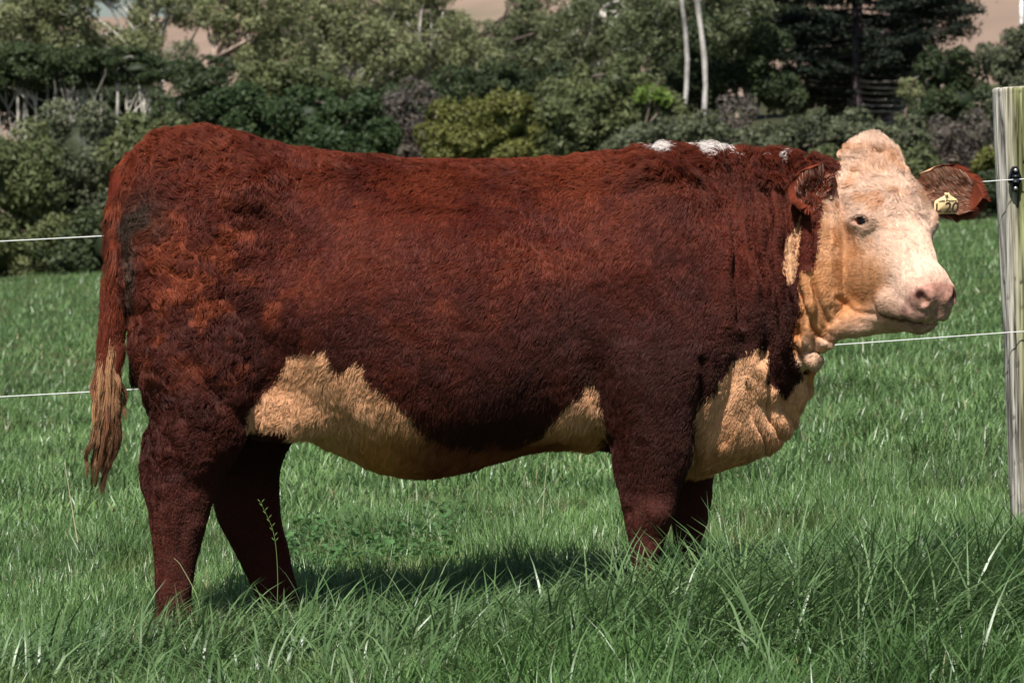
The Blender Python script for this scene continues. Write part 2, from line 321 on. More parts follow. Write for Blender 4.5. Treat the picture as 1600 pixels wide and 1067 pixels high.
def tree(name, label, cat, D, blobs, kind, base=None, tr=.0, tcol=(.16, .13, .10), group=None, depth=.8, parts=True, dens=1.0, stems=None, straight=None):
    Y = D - D0; k = D / FPX
    if name in ('shrub', 'hedge') and kind != 'lime':       # leafy down to the ground
        gp = HZ + (HC - float(ground((blobs[0][0] - 800) * k, Y))) * FPX / D; low = []
        for b_ in blobs:
            yb = b_[1] + b_[3] * .7
            while yb < gp - 45: low.append((b_[0] + rng.normal(0, 8), yb + 38, b_[2] * .95, 50)); yb += 78
        blobs = list(blobs) + low[:5]
    cs = np.array([W(b_[0], b_[1], Y + (b_[4] if len(b_) > 4 else 0)) for b_ in blobs]); rs = np.array([[b_[2] * k, max(.5, b_[2] * k * depth), b_[3] * k] for b_ in blobs])
    bx = base if base else blobs[0][0]; B0 = W(bx, 0, Y); B0[2] = ground(B0[0], Y)
    root = empty(name, tuple(B0)); tag(root, label, cat, group)
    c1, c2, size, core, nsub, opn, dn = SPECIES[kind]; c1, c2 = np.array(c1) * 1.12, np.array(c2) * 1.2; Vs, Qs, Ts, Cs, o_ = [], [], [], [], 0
    limbs = []; twigs = []
    for c, r in zip(cs, rs):
        R = r.mean(); ns = int(nsub * (1 + .35 * R)); dirs = norm(rng.normal(0, 1, (ns, 3)) * np.array([1, 1, .9]) + np.array([0, -.12, .12])); sub = c + dirs * r * (.60 + .22 * rng.random((ns, 1))); sr = R * (.26 + .20 * rng.random(ns)) * (1.15 if nsub < 16 else 1.0)
        if kind == 'flat': sr_z = .55
        else: sr_z = .9
        hue = rng.random(ns)
        n = int(4 * np.pi * (sr ** 2).sum() * dn * dens * (1 - opn) * 1.0); pick = rng.choice(ns, n, p=sr ** 2 / (sr ** 2).sum()); d = norm(rng.normal(0, 1, (n, 3)) + .35 * dirs[pick] + np.array([0, -.10, .20]))
        P = sub[pick] + d * (sr[pick] * (.72 + .34 * rng.random(n) ** .7 + .22 * noise(d * 2.2 + sub[pick] * 3, 1.5, 7)))[:, None] * np.array([1, 1, sr_z])
        q = np.linalg.norm((P - c) / r, axis=1); keep = (q > .42) & (P[:, 2] > ground(P[:, 0], P[:, 1]) - .2); P, d, pick = P[keep], d[keep], pick[keep]; n = len(P)
        Nr = norm(d + .8 * rng.normal(0, 1, (n, 3))); t = np.clip(.5 * hue[pick] + .5 * rng.random(n) + .2 * noise(P, 1.1, 88), 0, 1); col = (c1 + (c2 - c1) * t[:, None]) * (.8 + .4 * rng.random(n))[:, None]
        V, Q, cc = leaves(P, Nr, size, col, .55 if kind not in ('pine', 'euc', 'eucd') else .34); Vs.append(V); Qs.append(Q + o_); Cs.append(cc); o_ += len(V)
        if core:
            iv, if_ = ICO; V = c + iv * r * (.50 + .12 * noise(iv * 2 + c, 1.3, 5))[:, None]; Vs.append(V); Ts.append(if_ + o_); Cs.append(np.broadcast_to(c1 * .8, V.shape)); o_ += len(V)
        if kind in ('olive', 'grey', 'dark', 'eucd', 'euc'):
            for q_ in rng.choice(ns, min(ns, 7), replace=False): twigs.append((c + (sub[q_] - c) * .3, sub[q_] + dirs[q_] * sr[q_] * (1.0 + .35 * rng.random())))
        limbs += [sub[i] for i in rng.choice(ns, 4, replace=False)]
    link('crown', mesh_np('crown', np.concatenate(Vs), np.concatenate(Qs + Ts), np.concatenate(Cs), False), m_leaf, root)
    b = Bag(); top = cs[np.argmax(cs[:, 2])]; tr = tr or .10 + .02 * rs[0][0]
    for sx in (stems or [0.0]):
        f0 = B0 + np.array([sx * k, 0, -.1]); tgt = cs[np.argmin(np.abs(cs[:, 0] - f0[0]))] * 1.0; tgt = tgt * .0 + np.array([f0[0] + (tgt[0] - f0[0]) * .35, tgt[1], tgt[2] + .1 * rs[0][2]])
        pts = [f0 + (tgt - f0) * s + np.array([1, 1, 0]) * noise3(np.array([[s * 2.2 + f0[0], sx, D]]), 1, 3)[0] * .22 * math.sin(s * 3.14) for s in np.linspace(0, 1, 9)]
        if straight:
            f1 = W(straight, -40, Y - rs[0][1] - .15); f0[1] = f1[1]; pts = [f0 + (f1 - f0) * s + np.array([.10 * math.sin(s * 7 + D), 0, 0]) for s in np.linspace(0, 1, 9)]
        b.tube(pts, np.linspace(tr, tr * (.8 if straight else .55), 9) * (1 + .12 * rng.normal(0, 1, 9) * bool(straight)), 9, tcol)
        for q, e in enumerate(limbs):
            if len(stems or [0]) > 1 and rng.random() < .6: continue
            if straight: continue
            s0 = pts[min(8, 4 + q % 5)]; m_ = (s0 + e) / 2 + rng.normal(0, .15, 3) + np.array([0, 0, .15]); b.tube([s0, (s0 + m_) / 2 + rng.normal(0, .04, 3), m_, (m_ + e) / 2 + rng.normal(0, .06, 3), e], np.linspace(tr * .45, tr * .10, 5), 6, tcol)
    for a_, e_ in twigs:
        m_ = (a_ + e_) / 2 + rng.normal(0, .12, 3); b.tube([a_, m_, e_ + rng.normal(0, .06, 3)], [.020, .014, .004], 4, np.array(tcol) * (.9 + .7 * rng.random()))
    link('trunk', b.mesh('trunk'), m_bark, root)
    return root, cs, rs
if want('t'):
    PALE_B = (.50, .46, .40); GREY_B = (.30, .27, .24)
    S = 'shrubs along the far edge of the paddock'; E_ = 'tall gum trees on the bank'; M_ = 'dark trees on the bank'
    tree('shrub', 'dark olive bush filling the far left edge above the paddock', 'shrub', 76, [(20, 290, 85, 100), (70, 385, 90, 62), (-60, 330, 80, 110)], 'olive', group=S)
    tree('shrub', 'grey-green domed bush left of the cow, tallest of the hedge there', 'shrub', 77.5, [(135, 240, 88, 95), (150, 340, 95, 90)], 'grey', group=S)
    tree('shrub', 'low dark bush with its foot at the grass beside the tail', 'shrub', 75, [(185, 385, 85, 62), (110, 405, 60, 40)], 'dark', group=S)
    tree('shrub', 'mid-green bush just above the rump of the cow', 'shrub', 76.5, [(225, 270, 75, 85), (290, 235, 70, 60), (260, 360, 80, 80)], 'olive', group=S)
    tree('shrub', 'small deep green rounded bush, left one of the dark pair over the rump', 'shrub', 78, [(372, 175, 56, 50), (362, 230, 60, 50)], 'deep', group=S)
    tree('shrub', 'wide deep green lumpy bush, right one of the dark pair behind the back', 'shrub', 77, [(480, 190, 66, 56), (545, 185, 60, 54), (585, 215, 45, 40), (520, 250, 95, 50)], 'deep', group=S)
    tree('shrub', 'greyish twiggy bush between the deep green and the yellow-green bushes', 'shrub', 79, [(640, 190, 42, 48), (655, 160, 34, 40), (625, 170, 30, 34)], 'twig', group=S)
    tree('shrub', 'yellow-green rounded bush above the middle of the back', 'shrub', 77.5, [(720, 210, 72, 52), (785, 195, 66, 54), (760, 240, 90, 50)], 'yellow', group=S)
    tree('shrub', 'dull green bush right of the yellow-green one', 'shrub', 78, [(868, 205, 66, 48), (838, 240, 60, 40)], 'olive', group=S)
    tree('shrub', 'large billowing green bush behind the shoulder', 'shrub', 80, [(910, 165, 70, 62), (965, 135, 60, 46), (1000, 190, 80, 54), (1040, 185, 40, 34)], 'olive', group=S)
    tree('shrub', 'grey-green low bush above the white crest patches', 'shrub', 77, [(1060, 215, 70, 42), (1000, 235, 70, 30), (1120, 230, 50, 32)], 'grey', group=S)
    tree('shrub', 'small bright lime bush in the dark wood', 'shrub', 79.3, [(1012, 150, 17, 14), (1032, 153, 15, 13)], 'lime', dens=1.6)
    tree('shrub', 'bare grey-brown twiggy bush under the dark tree', 'shrub', 79, [(1152, 180, 32, 34), (1145, 215, 40, 28)], 'twig', group=S)
    tree('hedge', 'long flat-topped olive-brown hedge above the neck of the cow', 'hedge', 78, [(1205, 225, 52, 34), (1275, 215, 70, 38), (1350, 212, 62, 36), (1410, 218, 46, 34)], 'grey', group=None)
    tree('shrub', 'dark bush standing behind the head and far ear', 'shrub', 76, [(1425, 285, 66, 52), (1370, 270, 70, 46), (1300, 275, 60, 40)], 'olive', group=S)
    tree('shrub', 'purplish brown twiggy bush above the far ear', 'shrub', 79.5, [(1478, 225, 40, 44), (1505, 262, 40, 50), (1520, 205, 36, 36)], 'twig', group=S, dens=1.5)
    tree('shrub', 'small yellow-green bush left of the post top', 'shrub', 76, [(1545, 248, 17, 15), (1530, 260, 12, 11)], 'yellow', group=S, dens=1.3)
    tree('shrub', 'dark bush low behind the fence post', 'shrub', 75.5, [(1540, 310, 45, 34), (1600, 290, 60, 56), (1490, 318, 36, 26), (1660, 280, 60, 60)], 'dark', group=S)
    # flat-topped trees on pale bare stems
    fl = 'flat-topped dark trees on pale stems'
    tree('flat_topped_tree', 'flat-topped dark tree at the left edge on pale bare stems', 'tree', 89, [(-20, 92, 60, 20), (48, 88, 58, 20), (30, 118, 66, 18)], 'flat', 45, .05, PALE_B, fl, stems=[-40, -18, 2, 20, 38])
    tree('flat_topped_tree', 'middle flat-topped dark tree above the row of whitish bare stems', 'tree', 88, [(120, 96, 58, 21), (160, 88, 50, 18), (130, 120, 62, 17)], 'flat', 120, .05, PALE_B, fl, stems=[-44, -28, -14, 0, 14, 24, 40])
    tree('flat_topped_tree', 'right flat-topped dark tree ending above the rump', 'tree', 87, [(215, 108, 56, 22), (258, 112, 48, 24), (205, 92, 40, 16)], 'flat', 215, .05, PALE_B, fl, stems=[-40, -16, 6, 30])
    tree('shade_tree', 'blackish green bush under the flat-topped trees', 'tree', 91, [(60, 165, 110, 34), (200, 165, 100, 40)], 'dark', group=M_)
    tree('shade_tree', 'dark green tree above the small deep green bush', 'tree', 86, [(318, 130, 56, 42), (290, 170, 60, 45)], 'dark', group=M_)
    tree('shade_tree', 'grey-green leafy tree behind the pair of deep green bushes', 'tree', 90, [(430, 135, 66, 40), (500, 130, 60, 38), (395, 165, 50, 40)], 'olive', group=M_)
    tree('gum_tree', 'pale olive gum in the top left corner', 'gum tree', 102, [(30, 28, 66, 42), (-20, 60, 50, 40), (82, 58, 50, 32), (70, 5, 60, 34), (50, -30, 80, 40)], 'euc', 60, .16, GREY_B, E_)
    tree('gum_tree', 'yellowish gum below the gap of bright sky', 'gum tree', 104, [(118, 62, 46, 30), (170, 72, 50, 30), (112, 15, 38, 36), (120, -25, 60, 30), (210, 80, 40, 28)], 'euc', 130, .14, PALE_B, E_)
    tree('gum_tree', 'open gum with pale forked limbs right of the sky gap', 'gum tree', 105, [(245, 22, 50, 34), (222, 60, 42, 26), (300, 8, 54, 30), (270, -30, 60, 30), (195, -12, 44, 22)], 'euc', 235, .15, PALE_B, E_)
    tree('gum_tree', 'light olive gum with a pinkish trunk above the rump', 'gum tree', 100, [(390, 55, 56, 48), (350, 22, 50, 38), (425, 100, 60, 38), (420, 8, 60, 34), (375, -25, 60, 30)], 'euc', 332, .17, (.46, .34, .27), E_)
    tree('gum_tree', 'broad pale gum behind the middle of the rump and loin', 'gum tree', 101, [(560, 40, 60, 46), (505, 62, 56, 44), (610, 80, 56, 42), (545, 108, 60, 34), (520, 12, 46, 30), (600, 5, 60, 34)], 'euc', 540, .16, GREY_B, E_)
    tree('gum_tree', 'pale gum with a forked whitish trunk near the top centre-left', 'gum tree', 103, [(690, 60, 56, 46), (650, 110, 56, 36), (730, 95, 50, 38), (645, 18, 50, 36), (690, -15, 50, 26)], 'euc', 655, .17, PALE_B, E_)
    tree('gum_tree', 'olive gum with a thin dark trunk beside the pink hillside gap', 'gum tree', 106, [(760, 72, 50, 36), (825, 55, 50, 42), (790, 95, 50, 36), (870, 15, 56, 36), (815, 8, 28, 14)], 'eucd', 728, .15, (.12, .09, .08), E_)
    tree('gum_tree', 'greyish gum with a slim pale trunk above the shoulder', 'gum tree', 104, [(900, 60, 56, 44), (945, 20, 50, 38), (880, 100, 44, 36), (960, 75, 46, 40)], 'eucd', 941, .15, PALE_B, E_)
    tree('gum_tree', 'gum with a straight white trunk, left of the two white trunks', 'gum tree', 91.5, [(1010, 60, 50, 50), (1020, 10, 56, 34), (1000, 110, 44, 36)], 'eucd', 1069, .070, (.38, .355, .325), E_, straight=1066)
    tree('gum_tree', 'gum with a leaning white trunk, right of the two white trunks', 'gum tree', 92, [(1150, 15, 52, 34), (1140, 60, 36, 36), (1105, -30, 60, 26)], 'eucd', 1099, .088, (.38, .355, .325), E_, straight=1092)
    tree('shade_tree', 'dark green tree right of the white trunks', 'tree', 93, [(1170, 115, 52, 48), (1190, 70, 48, 36), (1210, 150, 48, 36)], 'dark', group=M_)
    tree('shade_tree', 'dim tree behind the yellow-green bush', 'tree', 95, [(700, 150, 60, 40), (630, 165, 50, 40), (790, 130, 52, 40), (830, 165, 46, 34)], 'dark', group=M_)
    tree('shade_tree', 'dim bush filling in behind the large billowing bush', 'tree', 94, [(880, 135, 48, 36), (1050, 125, 56, 44), (1110, 150, 52, 40)], 'dark', group=M_)
    tree('shade_tree', 'brownish green bush behind the foot of the conifer trunk', 'tree', 99, [(1285, 135, 56, 38), (1370, 145, 46, 34), (1245, 165, 46, 34), (1320, 165, 70, 30)], 'brown', group=M_)
    tree('shade_tree', 'deep green tree left of the post on the bank', 'tree', 84, [(1478, 110, 48, 42), (1500, 155, 46, 42), (1460, 165, 40, 34)], 'dark', group=M_)
    tree('shade_tree', 'grey leafy tree above the post top in the right corner', 'tree', 86, [(1562, 100, 50, 46), (1600, 75, 46, 40), (1590, 160, 60, 50), (1660, 110, 60, 50)], 'grey', 1590, .12, GREY_B, M_)
    tree('sapling', 'small pale green sapling right of the conifer', 'sapling', 92, [(1425, 140, 22, 16), (1436, 165, 18, 14)], 'euc', dens=1.6)
    tree('gum_tree', 'faint gum filling the view under the sky gap, behind the flat-topped trees', 'gum tree', 117, [(20, 70, 70, 50), (110, 92, 70, 34), (205, 100, 60, 34), (265, 85, 50, 36)], 'eucd', 150, .15, GREY_B, E_)
    tree('gum_tree', 'faint gum between the pinkish trunk and the broad pale gum', 'gum tree', 118, [(455, 50, 50, 50), (480, 95, 50, 40), (320, -10, 60, 30), (470, -15, 60, 26)], 'eucd', 465, .15, GREY_B, E_)
    # behind everything
    for i, (lab, D, bl, kd) in enumerate((
            ('dim tree standing furthest back behind the broad pale gum', 128, [(470, 100, 80, 40), (600, 120, 80, 46), (545, 60, 50, 30)], 'dark'), ('dim tree standing furthest back behind the thin dark trunk', 126, [(840, 90, 70, 50), (770, 115, 70, 50), (690, 125, 60, 40)], 'dark'),
            ('dark tree standing furthest back behind the white trunks', 124, [(1000, 40, 90, 70), (1100, 70, 90, 80), (930, 100, 80, 60), (1190, 30, 80, 60)], 'dark'), ('dark tree standing furthest back behind the conifer', 126, [(1300, 70, 90, 60), (1390, 80, 70, 60), (1440, 140, 60, 50)], 'dark'))):
        tree('woodland_tree', lab, 'tree', D, bl, kd, group='trees at the back of the wood', dens=.8)
    # the wood goes on past both edges of the view: one mass on each side
    for sd in (-1, 1):
        for D, kd, ytop, yr, kk in ((76.5, 'olive', 290, 95, 7), (84, 'dark', 160, 60, 7), (104, 'euc', 50, 60, 6)):
            bl = []
            for q in range(kk):
                cx = (-150 - 150 * q if sd < 0 else 1750 + 150 * q) + rng.normal(0, 18); gx_ = 305 + (1.155 - float(ground((cx - 800) * D / FPX, D - D0))) * FPX / D
                bl.append((cx, gx_ - (440 - ytop) * (1.0 if sd < 0 else .8) + rng.normal(0, 12), 100, yr)); 
                if D < 80: bl.append((cx + 60, gx_ - 50, 95, 60))
            r_, _, _ = tree('woodland', 'x', 'x', D, bl, kd, dens=.45); kids = list(r_.children)
            for k_ in kids:
                if k_.name.startswith('crown'): k_.parent = None; k_.matrix_world = Matrix.Identity(4); k_.name = 'woodland'; k_['kind'] = 'stuff'
                else: bpy.data.objects.remove(k_)
            bpy.data.objects.remove(r_)
    # conifer with whorled branches
    D = 97; Y = D - D0; k = D / FPX; B0 = W(1337, 0, Y); B0[2] = ground(B0[0], Y); root = empty('conifer', tuple(B0)); tag(root, 'tall blackish conifer with a straight purplish trunk and tiers of thin branches', 'conifer')
    b = Bag(); H_ = 9.6; b.tube([B0 + np.array([.05 * math.sin(s * 3), 0, H_ * s - .1 * (s == 0)]) for s in np.linspace(0, 1, 12)], np.linspace(.19, .11, 12), 12, (.105, .080, .088)); tips = []
    for z in np.arange(1.2, H_, .17):
        for q in range(6):
            az = rng.random() * 6.28; L_ = (1.3 + 2.0 * smooth(1.0, 2.6, z)) * (.6 + .5 * rng.random()); bare = z < 2.6; d = np.array([math.cos(az), math.sin(az) * .9, .0])
            if bare and d[0] < -.1: L_ *= .5
            p0 = B0 + np.array([0, 0, z]); pts = [p0 + d * L_ * s + np.array([0, 0, -.30 * s + .36 * s * s]) * L_ * .42 for s in np.linspace(0, 1, 5)]; b.tube(pts, np.linspace(.034, .008, 5), 5, (.09, .07, .065) if not bare or d[0] < .2 else (.42, .37, .33)); tips += [(pts, bare)]
    link('trunk', b.mesh('trunk'), m_bark, root)
    P = []
    for pts, bare in tips:
        n = 24 if bare else 320; s = .25 + .75 * rng.random(n) ** .7; a_ = np.array(pts); i = np.clip((s * 4).astype(int), 0, 3); fr_ = (s * 4 - i)[:, None]; P.append(a_[i] * (1 - fr_) + a_[i + 1] * fr_ + rng.normal(0, 1, (n, 3)) * np.array([.09, .09, .045]))
    P = np.concatenate(P); n = len(P); c = lerp(np.broadcast_to(np.array([.010, .017, .012]), P.shape), np.array([.030, .042, .024]), rng.random(n)); V, Q, cc = leaves(P, norm(rng.normal(0, 1, (n, 3)) + np.array([0, 0, .6])), .075, c, .3)
    link('crown', mesh_np('crown', V, Q, cc, False), m_leaf, root)
    # second pine, pale dead limbs and dark tufts at its tips
    D = 101; Y = D - D0; k = D / FPX; B0 = W(1384, 0, Y); B0[2] = ground(B0[0], Y); root = empty('pine', tuple(B0)); tag(root, 'pine with pale dead limbs spreading right and dark needle tufts against the dry hill', 'pine')
    b = Bag(); b.tube([B0 + np.array([.08 * math.sin(s * 4), 0, 8.6 * s]) for s in np.linspace(0, 1, 10)], np.linspace(.2, .12, 10), 10, (.26, .19, .18)); tuf = []
    for q in range(46):
        z = .9 + 6.8 * rng.random(); sx = 1 if rng.random() < .8 else -1; L_ = (1.0 + 1.6 * rng.random()) * (1 if z > 2.2 else .8); p0 = B0 + np.array([0, 0, z]); d = norm(np.array([sx, rng.normal(0, .7), rng.normal(.12, .22)])); pts = [p0 + d * L_ * s + np.array([0, 0, .20 * s * s * L_]) + rng.normal(0, .03, 3) for s in np.linspace(0, 1, 6)]
        b.tube(pts, np.linspace(.038, .010, 6), 5, (.42, .36, .32)); 
        for w_ in range(3): e = pts[2 + w_]; dd = norm(d + rng.normal(0, .6, 3)); b.tube([e, e + dd * .25, e + dd * .5 + rng.normal(0, .04, 3)], [.014, .010, .005], 4, (.38, .33, .29))
        if z > 3.4: tuf.append(pts[-1])
    for (a_, c_) in ((1440, 15), (1472, 22), (1490, 12), (1452, 38), (1515, 14), (1505, 50), (1472, 62), (1430, 50), (1420, 8), (1488, 38)): tuf.append(W(a_, c_, Y + rng.normal(0, .4))); e = tuf[-1]; s0 = B0 + np.array([0, 0, e[2] - B0[2] - .5]); b.tube([s0, (s0 + e) / 2 + np.array([0, 0, -.05]), e], [.05, .03, .015], 5, (.16, .12, .11))
    link('trunk', b.mesh('trunk'), m_bark, root); tuf = np.array(tuf); n = len(tuf) * 260; P = np.repeat(tuf, 260, 0) + rng.normal(0, 1, (n, 3)) * np.array([.24, .24, .13]); c = lerp(np.broadcast_to(np.array([.014, .022, .014]), P.shape), np.array([.045, .060, .030]), rng.random(n))
    V, Q, cc = leaves(P, norm(rng.normal(0, 1, (n, 3))), .07, c, .3); link('crown', mesh_np('crown', V, Q, cc, False), m_leaf, root)
    # fence mark on the far hill
    b = Bag(); p = W(1596, 0, 190 - D0); p[2] = HC + (HZ - 34) * 190 / FPX; g0 = np.array([p[0], p[1], ground(p[0], p[1])]); b.tube([g0, p + np.array([0, 0, 3.2])], [.10, .09], 8, (.8, .8, .78)); tag(link('pole', b.mesh('pole'), m_bark), 'thin white pole on the dry hillside at the top right corner', 'pole')

# ------------------------------------------------------------------ post and wires of the fence behind
fence = empty('wire_fence', (float(W(1625, 300, 1.45)[0]), 1.45, float(ground(W(1625, 300, 1.45)[0], 1.45))))
tag(fence, 'weathered round wooden fence post carrying two thin white electric wires behind the cow', 'fence')
m_wood = bpy.data.materials.new('weathered_wood'); m_wood.use_nodes = True; nt = m_wood.node_tree; N = nt.nodes; L = nt.links; pb = N['Principled BSDF']; pb.inputs['Roughness'].default_value = .85; pb.inputs['Specular IOR Level'].default_value = .15
at = N.new('ShaderNodeAttribute'); at.attribute_name = 'col'; tc = N.new('ShaderNodeTexCoord'); mp = N.new('ShaderNodeMapping'); mp.inputs['Scale'].default_value = (130, 130, 3.5); L.new(tc.outputs['Object'], mp.inputs[0])
t1 = N.new('ShaderNodeTexNoise'); t1.inputs['Scale'].default_value = 1; t1.inputs['Detail'].default_value = 6; L.new(mp.outputs[0], t1.inputs['Vector'])
r1 = N.new('ShaderNodeValToRGB'); r1.color_ramp.elements[0].position = .30; r1.color_ramp.elements[0].color = (.12, .10, .08, 1); r1.color_ramp.elements[1].position = .62; r1.color_ramp.elements[1].color = (1.12, 1.1, 1.05, 1); L.new(t1.outputs[0], r1.inputs[0])
mx = N.new('ShaderNodeVectorMath'); mx.operation = 'MULTIPLY'; L.new(at.outputs['Color'], mx.inputs[0]); L.new(r1.outputs[0], mx.inputs[1])
L.new(mx.outputs[0], pb.inputs['Base Color']); bp = N.new('ShaderNodeBump'); bp.inputs['Distance'].default_value = .004; L.new(t1.outputs[0], bp.inputs['Height']); L.new(bp.outputs[0], pb.inputs['Normal'])
def post(p0, p1, r0, r1_, seed, parent):
    """p0 foot, p1 head"""
    p0, p1 = np.array(p0), np.array(p1); nh, na = 150, 72; A = norm(p1 - p0); X = norm(np.cross(np.array([0, 1., 0]), A)); Y_ = np.cross(A, X); Hh = np.linalg.norm(p1 - p0)
    s = np.linspace(0, 1, nh)[:, None]; a = (np.arange(na) / na * 2 * np.pi)[None]; r = r0 + (r1_ - r0) * s + 0 * a
    Pn = np.stack([np.cos(a) + 0 * s, np.sin(a) + 0 * s, s * 1.6 + 0 * a], -1)
    r = r + .0035 * fbm(Pn, 1.6, seed, 3) + .0020 * noise(Pn * np.array([9, 9, 1.2]), 1, seed + 3)
    rs = np.random.default_rng(seed); dark = np.zeros((nh, na))
    for q in range(64):                                      # drying cracks along the grain
        ca = rs.random() * 6.28; s0 = rs.random() * .9 - .1; ln = .15 + .5 * rs.random(); wd = .025 + .045 * rs.random(); da = np.angle(np.exp(1j * (a - ca - .10 * np.sin(s * 9 + q))))
        e = np.exp(-(da / wd) ** 2) * smooth(s0, s0 + .05, s) * smooth(s0 + ln, s0 + ln - .08, s); r = r - .006 * e; dark = np.maximum(dark, e)
    pits = np.zeros((nh, na))
    for q in range(150):                                     # small incisions in rows
        ca = round(rs.random() * 22) / 22 * 6.28; sc_ = rs.random(); da = np.angle(np.exp(1j * (a - ca))); e = np.exp(-(da / .06) ** 2 - ((s - sc_) / .0042) ** 2); pits = np.maximum(pits, e)
    r = r - .004 * pits
    V = p0 + A * (s * Hh)[..., None] + (X * np.cos(a)[..., None] + Y_ * np.sin(a)[..., None]) * r[..., None]
    moss = smooth(-.6, .25, fbm(Pn * np.array([3, 3, 1]), 2.0, seed + 9, 3)) * smooth(-.9, -.2, np.cos(a) + .0 * s) ; col = np.array([.47, .43, .36]) + 0 * V; col = col + (np.array([.33, .36, .14]) - col) * (moss * .95)[..., None]
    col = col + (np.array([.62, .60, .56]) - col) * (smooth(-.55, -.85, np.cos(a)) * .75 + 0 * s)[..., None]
    col = col * (1 - .72 * dark - .6 * pits)[..., None] * (1 + .12 * noise(Pn, 5, seed + 20))[..., None]
    V = V.reshape(-1, 3); Q = []; i, j = np.meshgrid(np.arange(nh - 1), np.arange(na), indexing='ij'); i = i.ravel(); j = j.ravel(); k = (j + 1) % na
    Q = np.stack([i * na + j, i * na + k, (i + 1) * na + k, (i + 1) * na + j], 1)
    top = V[-na:]; c1 = top * .93 + p1 * .07 + A * .006; c2 = (p1 + A * .007)[None]; b0 = len(V); V = np.concatenate([V, c1, c2]); j = np.arange(na); k = (j + 1) % na
    Q2 = np.stack([b0 - na + j, b0 - na + k, b0 + k, b0 + j], 1); T = np.stack([b0 + j, b0 + k, np.full(na, b0 + na)], 1)
    col = np.concatenate([col.reshape(-1, 3), np.full((na, 3), .48) * np.array([1, .92, .8]), np.full((1, 3), .42)])
    return link('post', mesh_np('post', V, [np.concatenate([Q, Q2]), T], col), m_wood, parent)
FY = 1.45
def Wf(px, py, Y=FY): return W(px, py, Y)
post(Wf(1626, 850), Wf(1595, 139), .0900, .0935, 5, fence)
m_blk = mat('black_plastic', (.012, .013, .018), rough=.38, spec=.5); m_scr = mat('galvanised_steel', (.45, .44, .42), rough=.45, spec=.5); m_scr.node_tree.nodes['Principled BSDF'].inputs['Metallic'].default_value = .8
m_wire = mat('white_wire', (.80, .80, .78), rough=.5)
# insulator on the front of the post
ic = Wf(1586.5, 280, FY - .108); b = Bag(); px2 = (FY - .1 + D0) / FPX
outl = [(-3, 20), (3, 20), (6.5, 16), (8, 9), (10, 4), (10.5, -6), (8, -10), (6, -18), (2.5, -20), (-2.5, -20), (-6, -17), (-7.5, -9), (-10.5, -5), (-10, 4), (-8, 9), (-6, 16)]
n = len(outl); V = []
for y_, g_ in ((.020, 1.0), (.004, 1.0), (-.004, .84)):
    for a_, c_ in outl: V.append(ic + np.array([a_ * g_ * px2, y_, c_ * g_ * px2]))
V.append(ic + np.array([0, -.006, 0])); V = np.array(V); b.add(V, [[k * n + i, k * n + (i + 1) % n, (k + 1) * n + (i + 1) % n, (k + 1) * n + i] for k in range(2) for i in range(n)], [[3 * n, 2 * n + (i + 1) % n, 2 * n + i] for i in range(n)])
for zz in (4.0, -4.5): b.box(ic + np.array([0, -.010, zz * px2]), np.array([.010, .007, .0045]))
ins = link('insulator', b.mesh('insulator', False), m_blk, fence); ins['label'] = 'black plastic wire insulator'
for i, zz in enumerate((13.5, -14.5)):
    b = Bag(); c_ = ic + np.array([0, -.006, zz * px2]); b.tube([c_, c_ + np.array([0, -.004, 0])], [.0065, .0055], 12); link('screw', b.mesh('screw', False), m_scr, ins)
def wire(pts, r=.0016):
    P = np.array(pts); uu = np.linspace(0, len(P) - 1, 90); T = np.stack([np.interp(uu, np.arange(len(P)), P[:, a]) for a in range(3)], 1)
    # gentle sag between the supports
    for k in range(len(P) - 1):
        m = (uu >= k) & (uu <= k + 1); T[m, 2] -= 4 * .012 * (uu[m] - k) * (k + 1 - uu[m]) * (np.linalg.norm(P[k + 1] - P[k]) / 4) ** 2
    b = Bag(); b.tube(T, np.full(90, r), 6); link('wire', b.mesh('wire'), m_wire, fence)
post(Wf(-260, 930, FY - .15), Wf(-292, 255, FY - .15), .085, .088, 12, fence); 
wire([Wf(-276, 391, FY - .26), Wf(1587, 280.5, FY - .117), Wf(3600, 148, FY)])
wire([Wf(-266, 634, FY - .26), Wf(1602, 517.5, FY - .098), Wf(3620, 390, FY)])
post(Wf(3600, 730, FY + .15), Wf(3560, 20, FY + .15), .085, .088, 21, fence)

# pale dry stalks and seed heads standing out of the grass
m_stalk = mat('dry_stalk', attr='col', rough=.7, spec=.2)
def stalk(pts, Y, r, col, label, head=0, name='grass_stalk'):
    b = Bag(); P = np.array([W(a, c_, Y) for a, c_ in pts]); uu = np.linspace(0, len(P) - 1, 24); T = np.stack([spl(uu, np.arange(len(P)), P[:, a]) for a in range(3)], 1)
    b.tube(T, np.linspace(r, r * .45, 24), 5, col)
    if head:
        for k in range(head):
            c_ = T[23 - int(k * .9) if k < 20 else 5]; sg = 1 if k % 2 else -1; d = norm(np.array([sg * .7, -.3, .9])); b.tube([c_, c_ + d * .008, c_ + d * .015], [.0005, .0014, .0002], 5, np.array(col) * .9)
    tag(link(name, b.mesh(name), m_stalk), label, 'grass stalk', 'tall stalks above the pasture')
stalk([(122, 850), (112, 790), (101, 722)], .9, .0022, (.55, .48, .32), 'pale dry upright stalk on the left below the tail tip')
stalk([(431, 975), (434, 905), (428, 835), (408, 786)], -.45, .0011, (.16, .24, .07), 'green seed-headed stalk in front of the far hind leg', 12)
stalk([(847, 812), (851, 760), (857, 706)], 1.3, .0015, (.50, .50, .32), 'thin straw-coloured stalk under the middle of the belly')
stalk([(1445, 1010), (1400, 975), (1348, 942)], -1.0, .0022, (.62, .58, .42), 'bleached straw lying slanted over the dark tussock')
